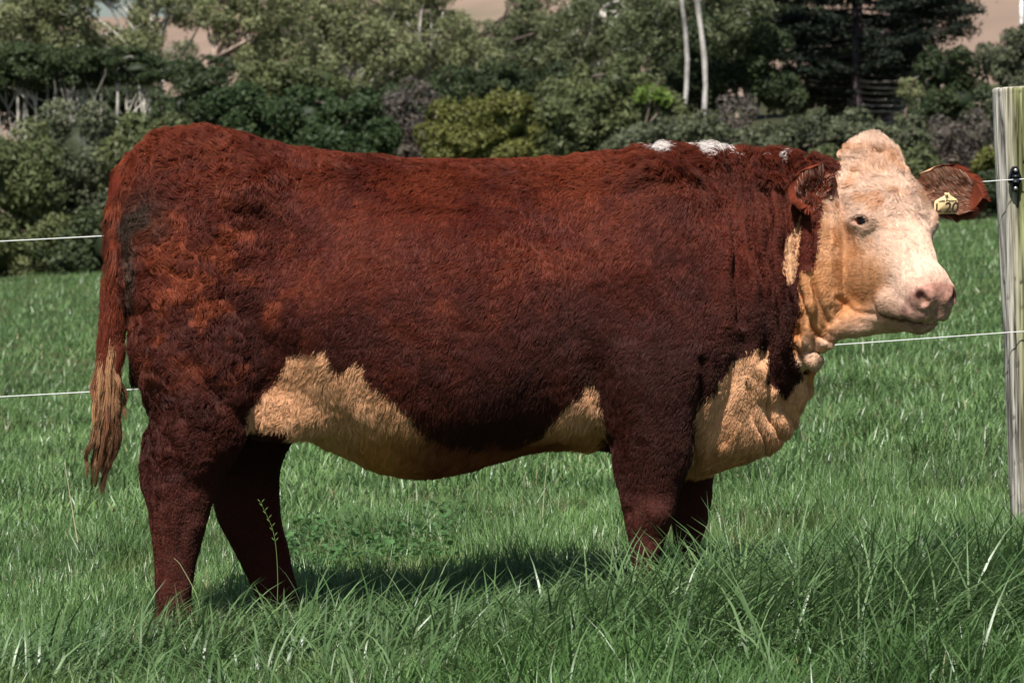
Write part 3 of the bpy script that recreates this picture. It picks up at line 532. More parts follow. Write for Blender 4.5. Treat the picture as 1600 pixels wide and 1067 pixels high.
stalk([(316, 975), (307, 930), (283, 884), (272, 872)], -.5, .0012, (.40, .42, .20), 'fine bent straw crossing the near hind leg')

# ------------------------------------------------------------------ the cow
cow = empty('cow', tuple(W(650, 985, 0.0)))
tag(cow, 'stocky red-brown cow with cream face and curly coat, standing side-on in grass', 'cow')

# head frame: f along the face from poll to nose, u out of the forehead, l to the far side
PH, TH = math.radians(48), math.radians(28)
HF = np.array([math.cos(PH) * math.sin(TH), -math.cos(PH) * math.cos(TH), -math.sin(PH)])
HU = np.array([math.sin(PH) * math.sin(TH), -math.sin(PH) * math.cos(TH), math.cos(PH)])
HR = np.array([math.cos(TH), math.sin(TH), 0.])
HO = W(1370, 240, -0.12)
HM = np.stack([HF, HU, HR])            # rows: world -> local
def h2w(p): return HO + np.asarray(p, float) @ HM
def w2h(P): return (np.asarray(P) - HO) @ HM.T

# a grid that is finer round the head
def axis(lo, hi, flo, fhi, c, f):
    a = np.arange(lo, flo, c); b = np.arange(flo, fhi, f); d = np.arange(fhi, hi, c)
    return np.concatenate([a, b, d])
gx = axis(-1.13, 1.28, .62, 1.26, .0085, .0044)
gy = axis(-.55, .42, -.54, .02, .0085, .0050)
gz = axis(-.12, 1.36, .70, 1.34, .0085, .0042)
SH = (len(gx), len(gy), len(gz))
D = np.full(SH, 1.0, np.float32)
def box(lo, hi):
    s = []
    for g, a, b in zip((gx, gy, gz), lo, hi):
        i0 = max(0, np.searchsorted(g, a) - 1); i1 = min(len(g), np.searchsorted(g, b) + 1); s.append(slice(i0, max(i1, i0 + 2)))
    return tuple(s)
def grid(s): return np.meshgrid(gx[s[0]].astype(np.float32), gy[s[1]].astype(np.float32), gz[s[2]].astype(np.float32), indexing='ij')
def smin(a, b, k):
    h = np.clip(.5 + .5 * (b - a) / k, 0, 1); return b * (1 - h) + a * h - k * h * (1 - h)
def put(s, d, k, sub=False):
    d = d.astype(np.float32)
    if sub: D[s] = -smin(-D[s], d, k)
    else: D[s] = smin(D[s], d, k)
def ell(c, r, M=None, k=.03, sub=False):
    """ellipsoid, centre world, radii along rows of M"""
    c = np.asarray(c, float); r = np.asarray(r, float); R = max(r) + k + .03
    s = box(c - R, c + R); X, Y, Z = grid(s); P = np.stack([X - c[0], Y - c[1], Z - c[2]], -1)
    if M is not None: P = P @ np.asarray(M, np.float32).T
    k0 = np.linalg.norm(P / r, axis=-1); k1 = np.linalg.norm(P / (r * r), axis=-1)
    put(s, k0 * (k0 - 1) / np.maximum(k1, 1e-6), k, sub)
def cone(a, b, ra, rb, k=.03, sub=False):
    a = np.asarray(a, float); b = np.asarray(b, float); R = max(ra, rb) + k + .02
    s = box(np.minimum(a, b) - R, np.maximum(a, b) + R); X, Y, Z = grid(s); P = np.stack([X - a[0], Y - a[1], Z - a[2]], -1)
    ab = b - a; t = np.clip((P @ ab) / (ab @ ab), 0, 1)
    put(s, np.linalg.norm(P - t[..., None] * ab, axis=-1) - (ra + (rb - ra) * t), k, sub)
def hell(c, r, k=.02, both=False, sub=False):
    for sg in ((-1, 1) if both else (1,)):
        ell(h2w((c[0], c[1], c[2] * sg)), r, HM, k, sub)
def hcone(a, b, ra, rb, k=.02, both=False, sub=False):
    for sg in ((-1, 1) if both else (1,)):
        cone(h2w((a[0], a[1], a[2] * sg)), h2w((b[0], b[1], b[2] * sg)), ra, rb, k, sub)
def loft_x(rows, p=2.4, k=.05, egg=0.0):
    """rows: px, top py, bottom py, half width, centre Y"""
    R = np.array(rows, float); Yc = R[:, 4]
    xs = W(R[:, 0], 0, Yc)[:, 0]; zt = W(0, R[:, 1], Yc)[:, 2]; zb = W(0, R[:, 2], Yc)[:, 2]
    s = box((xs[0] - .02, -.6, zb.min() - .06), (xs[-1] + .02, .5, zt.max() + .06)); X, Y, Z = grid(s)
    x = gx[s[0]]; a = spl(x, xs, zt)[:, None, None]; b = spl(x, xs, zb)[:, None, None]
    w = np.maximum(np.interp(x, xs, R[:, 3]) * .3 + spl(x, xs, R[:, 3]) * .7, .004)[:, None, None]; yc = spl(x, xs, Yc)[:, None, None]
    h = np.maximum((a - b) / 2, .01); zc = (a + b) / 2; t = np.clip((Z - zc) / h, -1.3, 1.3)
    we = w * (1 - egg * t - .25 * egg * t * t)
    f = ((np.abs(Y - yc) / we) ** p + (np.abs(Z - zc) / h) ** p) ** (1 / p) - 1
    f = np.clip(f, -1, 3) * np.minimum(w, h)
    g = np.gradient(f, gx[s[0]], gy[s[1]], gz[s[2]]); m = np.sqrt(g[0] ** 2 + g[1] ** 2 + g[2] ** 2)
    put(s, f / np.clip(m, .35, 6), k)
def loft_z(rows, p=2.2, k=.05):
    """rows: py, left px, right px, centre Y, half thickness Y"""
    R = np.array(rows, float); Yc = R[:, 3]
    zs = W(0, R[:, 0], Yc)[:, 2]; xl = W(R[:, 1], 0, Yc)[:, 0]; xr = W(R[:, 2], 0, Yc)[:, 0]; o = np.argsort(zs)
    zs, xl, xr, Yc, T = zs[o], xl[o], xr[o], Yc[o], R[o, 4]
    s = box((xl.min() - .05, (Yc - T).min() - .05, zs[0] - .01), (xr.max() + .05, (Yc + T).max() + .05, zs[-1] + .01)); X, Y, Z = grid(s)
    z = gz[s[2]]; a = spl(z, zs, xl)[None, None]; b = spl(z, zs, xr)[None, None]; t = np.maximum(spl(z, zs, T), .005)[None, None]; yc = spl(z, zs, Yc)[None, None]
    h = np.maximum((b - a) / 2, .005)
    f = ((np.abs(X - (a + b) / 2) / h) ** p + (np.abs(Y - yc) / t) ** p) ** (1 / p) - 1
    f = np.clip(f, -1, 3) * np.minimum(h, t)
    g = np.gradient(f, gx[s[0]], gy[s[1]], gz[s[2]]); m = np.sqrt(g[0] ** 2 + g[1] ** 2 + g[2] ** 2)
    d = f / np.clip(m, .35, 6)
    d = np.maximum(d, np.maximum(zs[0] - Z, Z - zs[-1]))
    put(s, d, k)

# trunk of the body
loft_x([(202, 340, 380, .01, 0), (207, 280, 470, .12, 0), (222, 243, 540, .185, 0), (250, 222, 590, .225, 0), (300, 211, 620, .25, 0),
        (350, 216, 634, .262, 0), (400, 226, 646, .275, 0), (460, 238, 668, .285, 0), (520, 247, 696, .30, 0), (600, 254, 731, .325, 0),
        (680, 258, 739, .335, 0), (760, 259, 720, .335, 0), (860, 254, 694, .32, 0), (960, 246, 700, .30, 0), (1040, 244, 728, .285, 0),
        (1100, 250, 737, .255, 0), (1160, 262, 715, .21, 0), (1200, 285, 690, .165, 0), (1236, 400, 662, .10, 0), (1256, 500, 620, .02, 0)], 2.35, .05, .06)
# neck bends towards us
loft_x([(1050, 246, 690, .235, 0), (1110, 247, 650, .215, -.01), (1170, 249, 615, .185, -.035), (1220, 250, 592, .165, -.07),
        (1260, 252, 565, .15, -.10), (1295, 262, 535, .120, -.12), (1318, 282, 515, .080, -.12), (1345, 310, 480, .015, -.12)], 2.2, .05)
# haunch, shoulder, hooks
for sg in (-1, 1):
    def S(px, py, y): return W(px, py, y * 1.0)
    ell(S(300, 430, sg * .16), (.155, .135, .235), None, .07)
    ell(S(305, 545, sg * .185), (.15, .115, .18), None, .07)
    ell(S(262, 400, sg * .13), (.10, .10, .19), None, .06)
    ell(S(395, 305, sg * .21), (.06, .035, .045), None, .09)      # hook bone
    ell(S(232, 325, sg * .12), (.04, .05, .06), None, .05)         # pin bone
    ell(S(1040, 430, sg * .215), (.16, .085, .27), None, .08)      # shoulder blade
    ell(S(1060, 540, sg * .215), (.13, .095, .17), None, .06)      # point of shoulder
    ell(S(990, 600, sg * .21), (.10, .09, .13), None, .06)
    ell(S(660, 500, sg * .24), (.33, .115, .26), None, .10)        # barrel of the ribs
    ell(S(450, 640, sg * .19), (.13, .06, .07), None, .06)         # flank fold
# legs
def leg(rows, k=.05): loft_z(rows, 2.15, k)
leg([(440, 275, 360, -.12, .04), (490, 240, 390, -.16, .10), (540, 228, 402, -.195, .13), (600, 232, 400, -.215, .125), (650, 243, 388, -.225, .112), (700, 240, 371, -.235, .092), (740, 232, 351, -.235, .08), (768, 230, 338, -.235, .075),
     (800, 233, 327, -.235, .068), (850, 241, 313, -.235, .058), (900, 244, 301, -.235, .055), (940, 245, 298, -.235, .056), (962, 243, 303, -.235, .060), (985, 247, 310, -.235, .058), (994, 250, 312, -.235, .05)])
leg([(440, 360, 430, .12, .04), (540, 325, 466, .16, .12), (600, 325, 466, .18, .12), (660, 332, 455, .19, .105), (700, 333, 446, .195, .092), (740, 332, 438, .20, .082), (775, 334, 435, .20, .076),
     (805, 340, 438, .20, .07), (850, 361, 447, .20, .06), (890, 381, 457, .20, .056), (930, 401, 468, .20, .055), (955, 413, 476, .20, .058), (975, 424, 484, .20, .055), (984, 430, 487, .20, .048)])
leg([(430, 1000, 1050, -.12, .04), (490, 965, 1080, -.17, .08), (540, 948, 1092, -.20, .11), (600, 945, 1092, -.215, .11), (650, 950, 1088, -.222, .105), (700, 957, 1078, -.226, .09), (740, 963, 1067, -.228, .078), (775, 970, 1057, -.228, .070), (800, 975, 1053, -.228, .068),
     (825, 980, 1045, -.228, .060), (860, 987, 1031, -.228, .050), (900, 991, 1024, -.228, .047), (925, 989, 1028, -.228, .052), (945, 992, 1033, -.228, .05), (952, 994, 1034, -.228, .045)])
leg([(600, 1010, 1130, .15, .11), (660, 1025, 1125, .165, .10), (710, 1035, 1120, .17, .085), (750, 1042, 1115, .17, .075), (790, 1047, 1111, .17, .070), (820, 1050, 1103, .17, .062),
     (855, 1055, 1092, .17, .052), (890, 1058, 1086, .17, .048), (910, 1056, 1090, .17, .05), (930, 1058, 1096, .17, .05), (936, 1060, 1096, .17, .045)])
# bony relief on the legs
ell(W(243, 752, -.235), (.028, .034, .05), None, .03); ell(W(346, 752, .20), (.028, .034, .05), None, .03)     # hocks
ell(W(1020, 800, -.27), (.035, .03, .045), None, .02)                                                         # knee
cone(W(250, 690, -.235), W(242, 750, -.235), .03, .03, .03); cone(W(345, 690, .2), W(344, 750, .2), .03, .03, .03)
# brisket lobes, throat folds, dewlap
for px, py, y, r in ((1150, 660, -.03, (.11, .13, .10)), (1195, 655, -.03, (.055, .10, .075)), (1222, 640, -.02, (.04, .06, .06)), (1120, 640, -.10, (.07, .10, .13)), (1175, 590, -.06, (.06, .11, .09)),
                     (1246, 612, -.04, (.025, .05, .04)), (1190, 682, -.03, (.04, .07, .03))):
    ell(W(px, py, y), r, None, .025)
for px, py, y, r in ((1262, 562, -.13, (.040, .07, .026)), (1282, 532, -.14, (.040, .07, .026)), (1272, 495, -.16, (.045, .06, .05)), (1325, 503, -.17, (.055, .045, .04)), (1345, 508, -.17, (.05, .04, .028)),
                     (1300, 512, -.16, (.04, .05, .03)), (1350, 492, -.16, (.07, .05, .04))):
    ell(W(px, py, y), r, None, .014)
# head
hell((.085, -.095, 0), (.105, .092, .100), .03)
hell((.125, -.062, .05), (.080, .052, .068), .03, True)
hell((.17, -.095, 0), (.13, .094, .120), .03)
hell((.045, -.075, 0), (.090, .075, .088), .03)
hell((-.005, -.045, 0), (.050, .045, .048), .04)
hell((.19, -.075, .080), (.060, .048, .038), .03, True)              # orbits
hcone((.15, -.070, 0), (.42, -.070, 0), .074, .050, .03)
hell((.31, -.135, 0), (.17, .105, .072), .03)
hell((.27, -.10, .03), (.12, .07, .052), .03, True)
hell((.235, -.180, .050), (.125, .115, .070), .03, True)              # cheeks
hell((.14, -.20, .05), (.09, .10, .07), .04, True)
hcone((.20, -.250, .030), (.37, -.232, .020), .066, .044, .045, True)
hell((.420, -.085, 0), (.074, .085, .070), .02)
hcone((.392, -.160, .046), (.468, -.105, .028), .045, .043, .014, True)
hell((.458, -.060, .036), (.040, .038, .036), .014, True)            # nostril wings
hcone((.37, -.232, .022), (.478, -.142, .008), .042, .033, .010, True)                     # chin
# mouth crease, nostrils, eye sockets
hcone((.402, -.198, .094), (.475, -.140, .066), .0065, .0085, .004, True, True)
hcone((.475, -.140, .066), (.535, -.098, .0), .0085, .0075, .004, True, True)
hcone((.490, -.050, .044), (.472, -.033, .058), .0125, .010, .005, True, True)
hcone((.472, -.033, .058), (.452, -.030, .074), .010, .004, .006, True, True)
EYE = (.200, -.070, .112)
def sdf_at(p):
    idx = [];
    for g, v in zip(G3, p): i_ = int(np.clip(np.searchsorted(g, v) - 1, 0, len(g) - 2)); idx.append((i_, (v - g[i_]) / (g[i_ + 1] - g[i_])))
    r_ = 0
    for a in (0, 1):
        for b in (0, 1):
            for c in (0, 1):
                w_ = 1
                for (i_, t_), q_ in zip(idx, (a, b, c)): w_ *= t_ if q_ else 1 - t_
                r_ += w_ * D[idx[0][0] + a, idx[1][0] + b, idx[2][0] + c]
    return r_
G3 = (gx, gy, gz)
EYES = []
def surface(c, n):
    t = -.05
    while sdf_at(c + n * t) < 0 and t < .08: t += .0008
    return c + n * t
hcone((.165, -.066, .106), (.212, -.034, .102), .009, .009, .016, True)   # brow
for sg in (-1, 1):
    nw = norm(-.72 * HR + .50 * HU + .05 * HF); vw = np.array([.93, -.30, -.30]); e1 = norm(vw - nw * (vw @ nw)); e2 = np.cross(nw, e1)
    L3 = [HM @ q_ for q_ in (nw, e1, e2)]
    if sg > 0: L3 = [q_ * np.array([1, 1, -1]) for q_ in L3]
    nw, e1, e2 = [q_ @ HM for q_ in L3]
    c0 = h2w((EYE[0] + .002, EYE[1] + .002, sg * .085)); ps = surface(c0, nw); ell(ps - nw * .007, (.036, .019, .0080), np.stack([e1, e2, nw]), .022)
    ps = surface(c0, nw); ell(ps, (.0255, .0132, .020), np.stack([e1, e2, nw]), .003, True)
    cone(ps + e1 * .024, ps + e1 * .052 + e2 * (-.016 if e2[2] > 0 else .016), .0035, .002, .006, True)
    EYES.append((ps, nw, e1, e2))

# ---- surface nets on the rectilinear grid
inside = D < 0
cnt = np.zeros((SH[0] - 1, SH[1] - 1, SH[2] - 1), np.int8)
for a in (0, 1):
    for b in (0, 1):
        for c in (0, 1): cnt += inside[a:SH[0] - 1 + a, b:SH[1] - 1 + b, c:SH[2] - 1 + c]
ci = np.argwhere((cnt > 0) & (cnt < 8)); del cnt
cid = np.full((SH[0], SH[1], SH[2]), -1, np.int32); cid[ci[:, 0], ci[:, 1], ci[:, 2]] = np.arange(len(ci))
acc = np.zeros((len(ci), 3)); num = np.zeros(len(ci))
corner = [(a, b, c) for a in (0, 1) for b in (0, 1) for c in (0, 1)]
for p0 in corner:
    for ax in range(3):
        if p0[ax]: continue
        p1 = list(p0); p1[ax] = 1
        i0 = ci + p0; i1 = ci + p1
        d0 = D[i0[:, 0], i0[:, 1], i0[:, 2]].astype(float); d1 = D[i1[:, 0], i1[:, 1], i1[:, 2]].astype(float)
        m = (d0 < 0) != (d1 < 0); t = np.where(m, d0 / np.where(m, d0 - d1, 1), 0)
        P0 = np.stack([G3[q][i0[:, q]] for q in range(3)], 1); P1 = np.stack([G3[q][i1[:, q]] for q in range(3)], 1)
        acc += np.where(m[:, None], P0 + (P1 - P0) * t[:, None], 0); num += m
BV = acc / num[:, None]
quads = []
for ax in range(3):
    e0 = [slice(1, SH[q] - 1) for q in range(3)]; e1 = list(e0); e1[ax] = slice(2, SH[ax])
    A = inside[tuple(e0)]; B = inside[tuple(e1)]; ch = np.argwhere(A != B) + 1; fl = inside[ch[:, 0], ch[:, 1], ch[:, 2]]
    u, v = (ax + 1) % 3, (ax + 2) % 3
    def cc(du, dv):
        q = ch.copy(); q[:, u] -= du; q[:, v] -= dv; return cid[q[:, 0], q[:, 1], q[:, 2]]
    q = np.stack([cc(0, 0), cc(1, 0), cc(1, 1), cc(0, 1)], 1)
    q[~fl] = q[~fl][:, ::-1]; quads.append(q)
BQ = np.concatenate(quads); BQ = BQ[(BQ >= 0).all(1)]
del D, inside, cid
def vnormals(V, Q):
    n = np.cross(V[Q[:, 2]] - V[Q[:, 0]], V[Q[:, 3]] - V[Q[:, 1]]); N = np.zeros_like(V)
    for k in range(4):
        for a in range(3): N[:, a] += np.bincount(Q[:, k], n[:, a], len(V))
    return norm(N)
def relax(V, Q, it, lam=.5):
    E = np.concatenate([Q[:, [0, 1]], Q[:, [1, 2]], Q[:, [2, 3]], Q[:, [3, 0]]]); E = np.concatenate([E, E[:, ::-1]]); cn = np.bincount(E[:, 0], minlength=len(V))
    for _ in range(it):
        S_ = np.stack([np.bincount(E[:, 0], V[E[:, 1], a], len(V)) for a in range(3)], 1) / np.maximum(cn, 1)[:, None]
        V = V + lam * (S_ - V)
    return V
BV = relax(BV, BQ, 3)
BN = vnormals(BV, BQ)
def sidepx(P, mirror=True):
    """photo column and row of a point, the far flank folded onto the near one"""
    Y = np.where((P[:, 0] < .74) & mirror, -np.abs(P[:, 1]), P[:, 1]); s = FPX / (Y + D0)
    return 800 + P[:, 0] * s, HZ + (HC - P[:, 2]) * s
px, py = sidepx(BV)
hl = w2h(BV)
onhead = (hl[:, 0] > .02) & (px > 1300)
# folds and furrows of the hide (traced on the near side)
rumpw = smooth(520, 330, px) * smooth(700, 620, py)
disp = .006 * fbm(BV, 9, 3, 2) * (~onhead) + .003 * fbm(BV, 30, 5, 2) * (~onhead) + rumpw * (.006 * noise(BV, 19, 15) + .004 * noise(BV, 34, 16))
nz1 = noise(BV, 14, 801); nz2 = noise(BV, 14, 802); amod = 1 + .5 * noise(BV, 9, 803)
for line, a, s in (([(1168, 262), (1176, 389), (1200, 482), (1197, 560)], .024, 7.5), ([(1193, 300), (1200, 407), (1212, 482), (1206, 600)], .026, 7),
                   ([(1219, 300), (1227, 377), (1229, 445), (1238, 520), (1257, 576)], .024, 6.5), ([(1262, 325), (1248, 344), (1245, 400), (1251, 486), (1247, 520)], .024, 6),
                   ([(1145, 260), (1150, 330), (1152, 400), (1158, 500)], .018, 8), ([(1170, 600), (1176, 650), (1199, 697)], .010, 4), ([(1199, 590), (1207, 657), (1217, 680)], .012, 4),
                   ([(1222, 600), (1228, 640), (1235, 665)], .008, 4), ([(1092, 560), (1088, 640), (1082, 730)], .016, 7), ([(905, 420), (915, 520), (930, 600), (948, 690)], .010, 22),
                   ([(385, 655), (330, 610), (300, 560)], .009, 14), ([(272, 690), (290, 750), (286, 860), (276, 930)], .006, 8), ([(345, 720), (318, 760), (305, 800)], .005, 10), ([(1005, 690), (1000, 770), (1012, 850)], .006, 8), ([(430, 740), (405, 800), (425, 900)], .006, 9), ([(1150, 560), (1138, 600), (1130, 680)], .006, 6), ([(1244, 508), (1262, 545), (1285, 555)], .010, 3.5), ([(1256, 480), (1272, 512), (1300, 532)], .009, 3.5),
                    ([(1312, 462), (1338, 484), (1378, 496)], .005, 4), ([(1268, 430), (1280, 470), (1300, 500)], .006, 4)):
    d = segdist(px + 7 * nz1, py + 7 * nz2, line); disp += -a * amod * np.exp(-(d / s) ** 2) + a * .45 * np.exp(-((d - 2.2 * s) / (1.2 * s)) ** 2)
# muscles, tendons
for (x, y), a, s in (((300, 480), .010, 50), ((1060, 600), .008, 45), ((455, 400), -.020, 55), ((398, 300), .012, 26), ((985, 400), .010, 40), ((905, 380), -.010, 35), ((1085, 585), .012, 28), ((860, 330), -.006, 60), ((250, 700), .006, 20), ((300, 760), -.008, 14), ((1028, 800), .008, 15), ((252, 765), .008, 12), ((262, 930), .006, 16), ((1060, 690), .006, 18), ((985, 800), -.006, 10)):
    disp += a * np.exp(-((px - x) ** 2 + (py - y) ** 2) / s ** 2)
disp *= smooth(-.15, .25, np.abs(BN[:, 1])) * .8 + .2
# wrinkles over the muzzle
disp = disp + onhead * .0012 * fbm(BV, 90, 11, 2) * smooth(.40, .44, hl[:, 0])
BV = BV + BN * disp[:, None]
BV = relax(BV, BQ, 1, .4)
BN = vnormals(BV, BQ)
# ------------------------------------------------------------------ colours of the hide (pattern fixed to the animal, shading of the flank painted in)
FACE = [(1316, 236), (1313, 258), (1305, 275), (1301, 290), (1292, 310), (1287, 322), (1283, 351), (1281, 380), (1274, 416), (1262, 421), (1251, 424), (1248, 440), (1251, 486), (1244, 508), (1237, 522),
        (1239, 545), (1247, 568), (1254, 590), (1280, 640), (1640, 640), (1640, 130), (1340, 130), (1330, 200)]
FLANK = [(384, 648), (400, 628), (424, 606), (446, 580), (458, 560), (472, 553), (492, 552), (513, 547), (516, 566), (535, 584), (552, 566), (572, 570), (570, 590), (590, 603), (612, 622), (645, 640),
         (648, 654), (668, 672), (690, 685), (740, 690), (800, 692), (850, 672), (876, 642), (903, 612), (920, 592), (935, 600), (941, 640), (945, 668), (952, 712), (945, 760), (430, 760), (400, 690), (380, 668)]
BRISK = [(1086, 650), (1092, 634), (1110, 620), (1128, 588), (1142, 570), (1168, 556), (1178, 546), (1200, 545), (1204, 560), (1198, 600), (1214, 606), (1228, 622), (1240, 604), (1252, 592), (1275, 570),
         (1320, 570), (1320, 800), (1030, 800), (1070, 748), (1084, 700), (1090, 680)]
STRIPE = [(1252, 334), (1240, 352), (1230, 378), (1225, 410), (1228, 440), (1236, 443), (1244, 425), (1247, 395), (1252, 362)]
CREST = [[(1003, 200), (1006, 238), (1030, 243), (1058, 237), (1070, 200)], [(1066, 200), (1072, 236), (1096, 242), (1112, 256), (1120, 245), (1154, 239), (1158, 200)],
         [(1180, 215), (1187, 240), (1191, 248), (1195, 239), (1198, 215)], [(1222, 258), (1232, 253), (1246, 238), (1240, 226), (1229, 238)]]
RED, REDD, REDL = np.array([.094, .0140, .0066]), np.array([.036, .0066, .0044]), np.array([.240, .048, .016])
CREAM, PALE, ORANGE = np.array([.85, .46, .25]), np.array([.87, .60, .45]), np.array([.60, .235, .068])
def eyedist(P):
    return np.min([np.sqrt(((P - ps) @ e1 / .0275) ** 2 + ((P - ps) @ e2 / .0135) ** 2 + ((P - ps) @ nw / .03) ** 2) for ps, nw, e1, e2 in EYES], axis=0)
def coat(P, jit=0.0, seed=0, base=None):
    """colour of the hair that is rooted at P, painted flank shading included"""
    px, py = sidepx(P)
    wx = 5 * noise(P, 22, 41) + 4 * noise(P, 60, 42); wy = 5 * noise(P, 22, 43) + 4 * noise(P, 60, 44)
    if jit:
        r = np.random.default_rng(seed); wx = wx + r.normal(0, jit, len(P)); wy = wy + r.normal(0, jit, len(P))
    qx, qy = px + wx, py + wy
    n1 = fbm(P, 5, 51, 3); n2 = fbm(P, 22, 52, 3)
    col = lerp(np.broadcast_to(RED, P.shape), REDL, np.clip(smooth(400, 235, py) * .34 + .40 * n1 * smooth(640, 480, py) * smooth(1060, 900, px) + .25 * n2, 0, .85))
    col = lerp(col, REDD, np.clip(smooth(380, 580, py) * .85 + smooth(900, 1100, px) * .40 - .6 * n1 - .25 * n2, 0, 1))  # shading of the lower flank painted into the hair colour, darker downwards
    # weathered ginger patches on the thigh
    g = smooth(-.05, .35, fbm(P * np.array([1, 1, 1.5]), 17, 61, 3)) * np.exp(-((px - 325) ** 2 / 115 ** 2 + (py - 450) ** 2 / 115 ** 2)) * 1.3; col = lerp(col, REDL * 1.05, np.clip(g, 0, .62))
    crease = inpoly(qx, qy, FLANK); legz = (py > 655) & (px < 470) & (qy > 690 - .25 * (470 - px))
    pat = crease & ~((px < 455) & (py > 668)) & ~((px > 440) & (px < 950) & False)
    og = np.clip(smooth(470, 620, px) * smooth(640, 700, py) + .3 * n1 + .25 * n2, 0, 1)
    cc = lerp(lerp(np.broadcast_to(CREAM, P.shape), ORANGE, np.clip(.06 + og * .85, 0, 1)), RED * 1.6, np.clip(smooth(590, 700, px) * smooth(950, 860, px) * smooth(655, 690, py) * .85 + .2 * n2, 0, 1))
    cc = lerp(cc, CREAM * 1.02, smooth(560, 420, px) * smooth(655, 672, py) * .9)
    col = np.where(pat[:, None], cc, col)
    br = inpoly(qx, qy, BRISK) & ((px > 1080) | (py > 700)) & ~((px < 1090) & (py > 752))
    legf = (py > 690) & (px < 1078) & (np.abs(P[:, 1]) > .14)
    cb = lerp(np.broadcast_to(CREAM, P.shape), ORANGE, np.clip(.14 + .5 * n1 + .3 * n2 + .35 * smooth(640, 720, py), 0, 1))
    col = np.where((br & ~legf & (py < 758))[:, None], cb, col)
    col = np.where(inpoly(px + wx * .5, py + wy * .5, STRIPE)[:, None], CREAM * .95, col)
    for c in CREST: col = np.where((inpoly(px + wx * .5, py + wy * .5, c) & (P[:, 1] < .06))[:, None], np.array([.80, .72, .66]), col)
    # face
    ax_, ay_ = 800 + P[:, 0] * FPX / (P[:, 1] + D0), HZ + (HC - P[:, 2]) * FPX / (P[:, 1] + D0)
    hl = w2h(P); f, u, l = hl.T
    fc = inpoly(ax_ + wx * .5, ay_ + wy * .5, FACE) & ((ax_ > 1318) | (P[:, 1] < .02)) & (ax_ > 1225)
    fo = np.clip(smooth(-.10, -.22, u) * .45 + smooth(500, 525, ay_) * .35 + .3 * n2 + .12, 0, .85)
    cf = lerp(lerp(np.broadcast_to(CREAM, P.shape), PALE, np.clip(smooth(-.13, -.05, u) * .9 + smooth(.33, .39, f) * .8, 0, 1)), ORANGE, fo * (1 - .8 * np.clip(smooth(-.12, -.06, u) + smooth(.35, .39, f), 0, 1)))
    cf = lerp(cf, ORANGE * 1.1, np.clip(smooth(.05, .55, fbm(P, 34, 66, 2)) * .55, 0, 1) * smooth(.33, .2, f))
    cf = lerp(cf, ORANGE * 1.05, np.exp(-((f - .07) ** 2 / .03 ** 2 + (u + .02) ** 2 / .05 ** 2 + (l + .02) ** 2 / .07 ** 2)) * .35)
    pad = smooth(.447, .462, f + .35 * np.minimum(u + .05, 0) * -1 * .0 + .006 * n2 - .35 * np.maximum(np.abs(l) - .055, 0)) * smooth(-.012, -.004, (f - .475) * .62 + (u + .140) * .78 - .010); pink = lerp(np.broadcast_to(np.array([.54, .27, .20]), P.shape), np.array([.44, .25, .19]), smooth(-.035, -.075, u))
    cf = lerp(cf, pink, np.clip(pad + .35 * smooth(.405, .44, f), 0, 1))
    cf = lerp(cf, np.array([.20, .10, .08]), np.clip(.50 * pad * smooth(.0, .45, fbm(P, 110, 71, 2) + .3 * smooth(-.05, -.12, u)), 0, 1))
    nos = np.exp(-(((f - .472) / .0125) ** 2 + ((u + .040) / .0125) ** 2 + ((np.abs(l) - .058) / .016) ** 2)); cf = lerp(cf, np.array([.035, .012, .010]), np.clip(nos * 1.7, 0, 1))
    eyed = eyedist(P)
    cf = lerp(cf, np.array([.34, .13, .085]), np.clip(1 - smooth(.80, 1.45, eyed), 0, 1) * .92)
    mo = segdist(f * 1000, u * 1000, [(402, -198), (475, -140), (535, -98)]); cf = lerp(cf, np.array([.10, .04, .03]), np.exp(-(mo / 6.0) ** 2) * .95 * (u < -.12))
    col = np.where(fc[:, None], cf, col)
    # dung smeared beside the tail
    dn = np.exp(-(((px - 232) / 30) ** 2 + ((py - 330) / 34) ** 2)) + np.exp(-((px - 207 - (py - 400) * .03) / 9) ** 2) * smooth(320, 350, py) * smooth(520, 440, py)
    col = lerp(col, np.array([.035, .024, .016]), np.clip(dn * (1.1 + .9 * n2), 0, .93) * (P[:, 1] < .1))
    # darker, muddy shanks
    sh = smooth(740, 800, py) * .35; col = lerp(col, np.array([.090, .022, .013]), sh)
    return col, fc
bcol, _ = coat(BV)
px, py = sidepx(BV)
hl = w2h(BV)
wet = smooth(.448, .465, hl[:, 0]) * (px > 1380)
eyr = eyedist(BV)
wet = np.maximum(wet, 1 - smooth(.7, 1.1, eyr))
hide = mat('hide', attr='col', rough=.8, spec=.15, var=.18, vscale=60, bump=.5, bscale=160, bdist=.003)
nt = hide.node_tree; a = nt.nodes.new('ShaderNodeAttribute'); a.attribute_name = 'wet'; mr = nt.nodes.new('ShaderNodeMapRange')
mr.inputs['To Min'].default_value = .85; mr.inputs['To Max'].default_value = .32; nt.links.new(a.outputs['Fac'], mr.inputs[0]); nt.links.new(mr.outputs[0], nt.nodes['Principled BSDF'].inputs['Roughness'])
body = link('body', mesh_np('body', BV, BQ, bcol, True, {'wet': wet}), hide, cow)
print('body verts', len(BV))

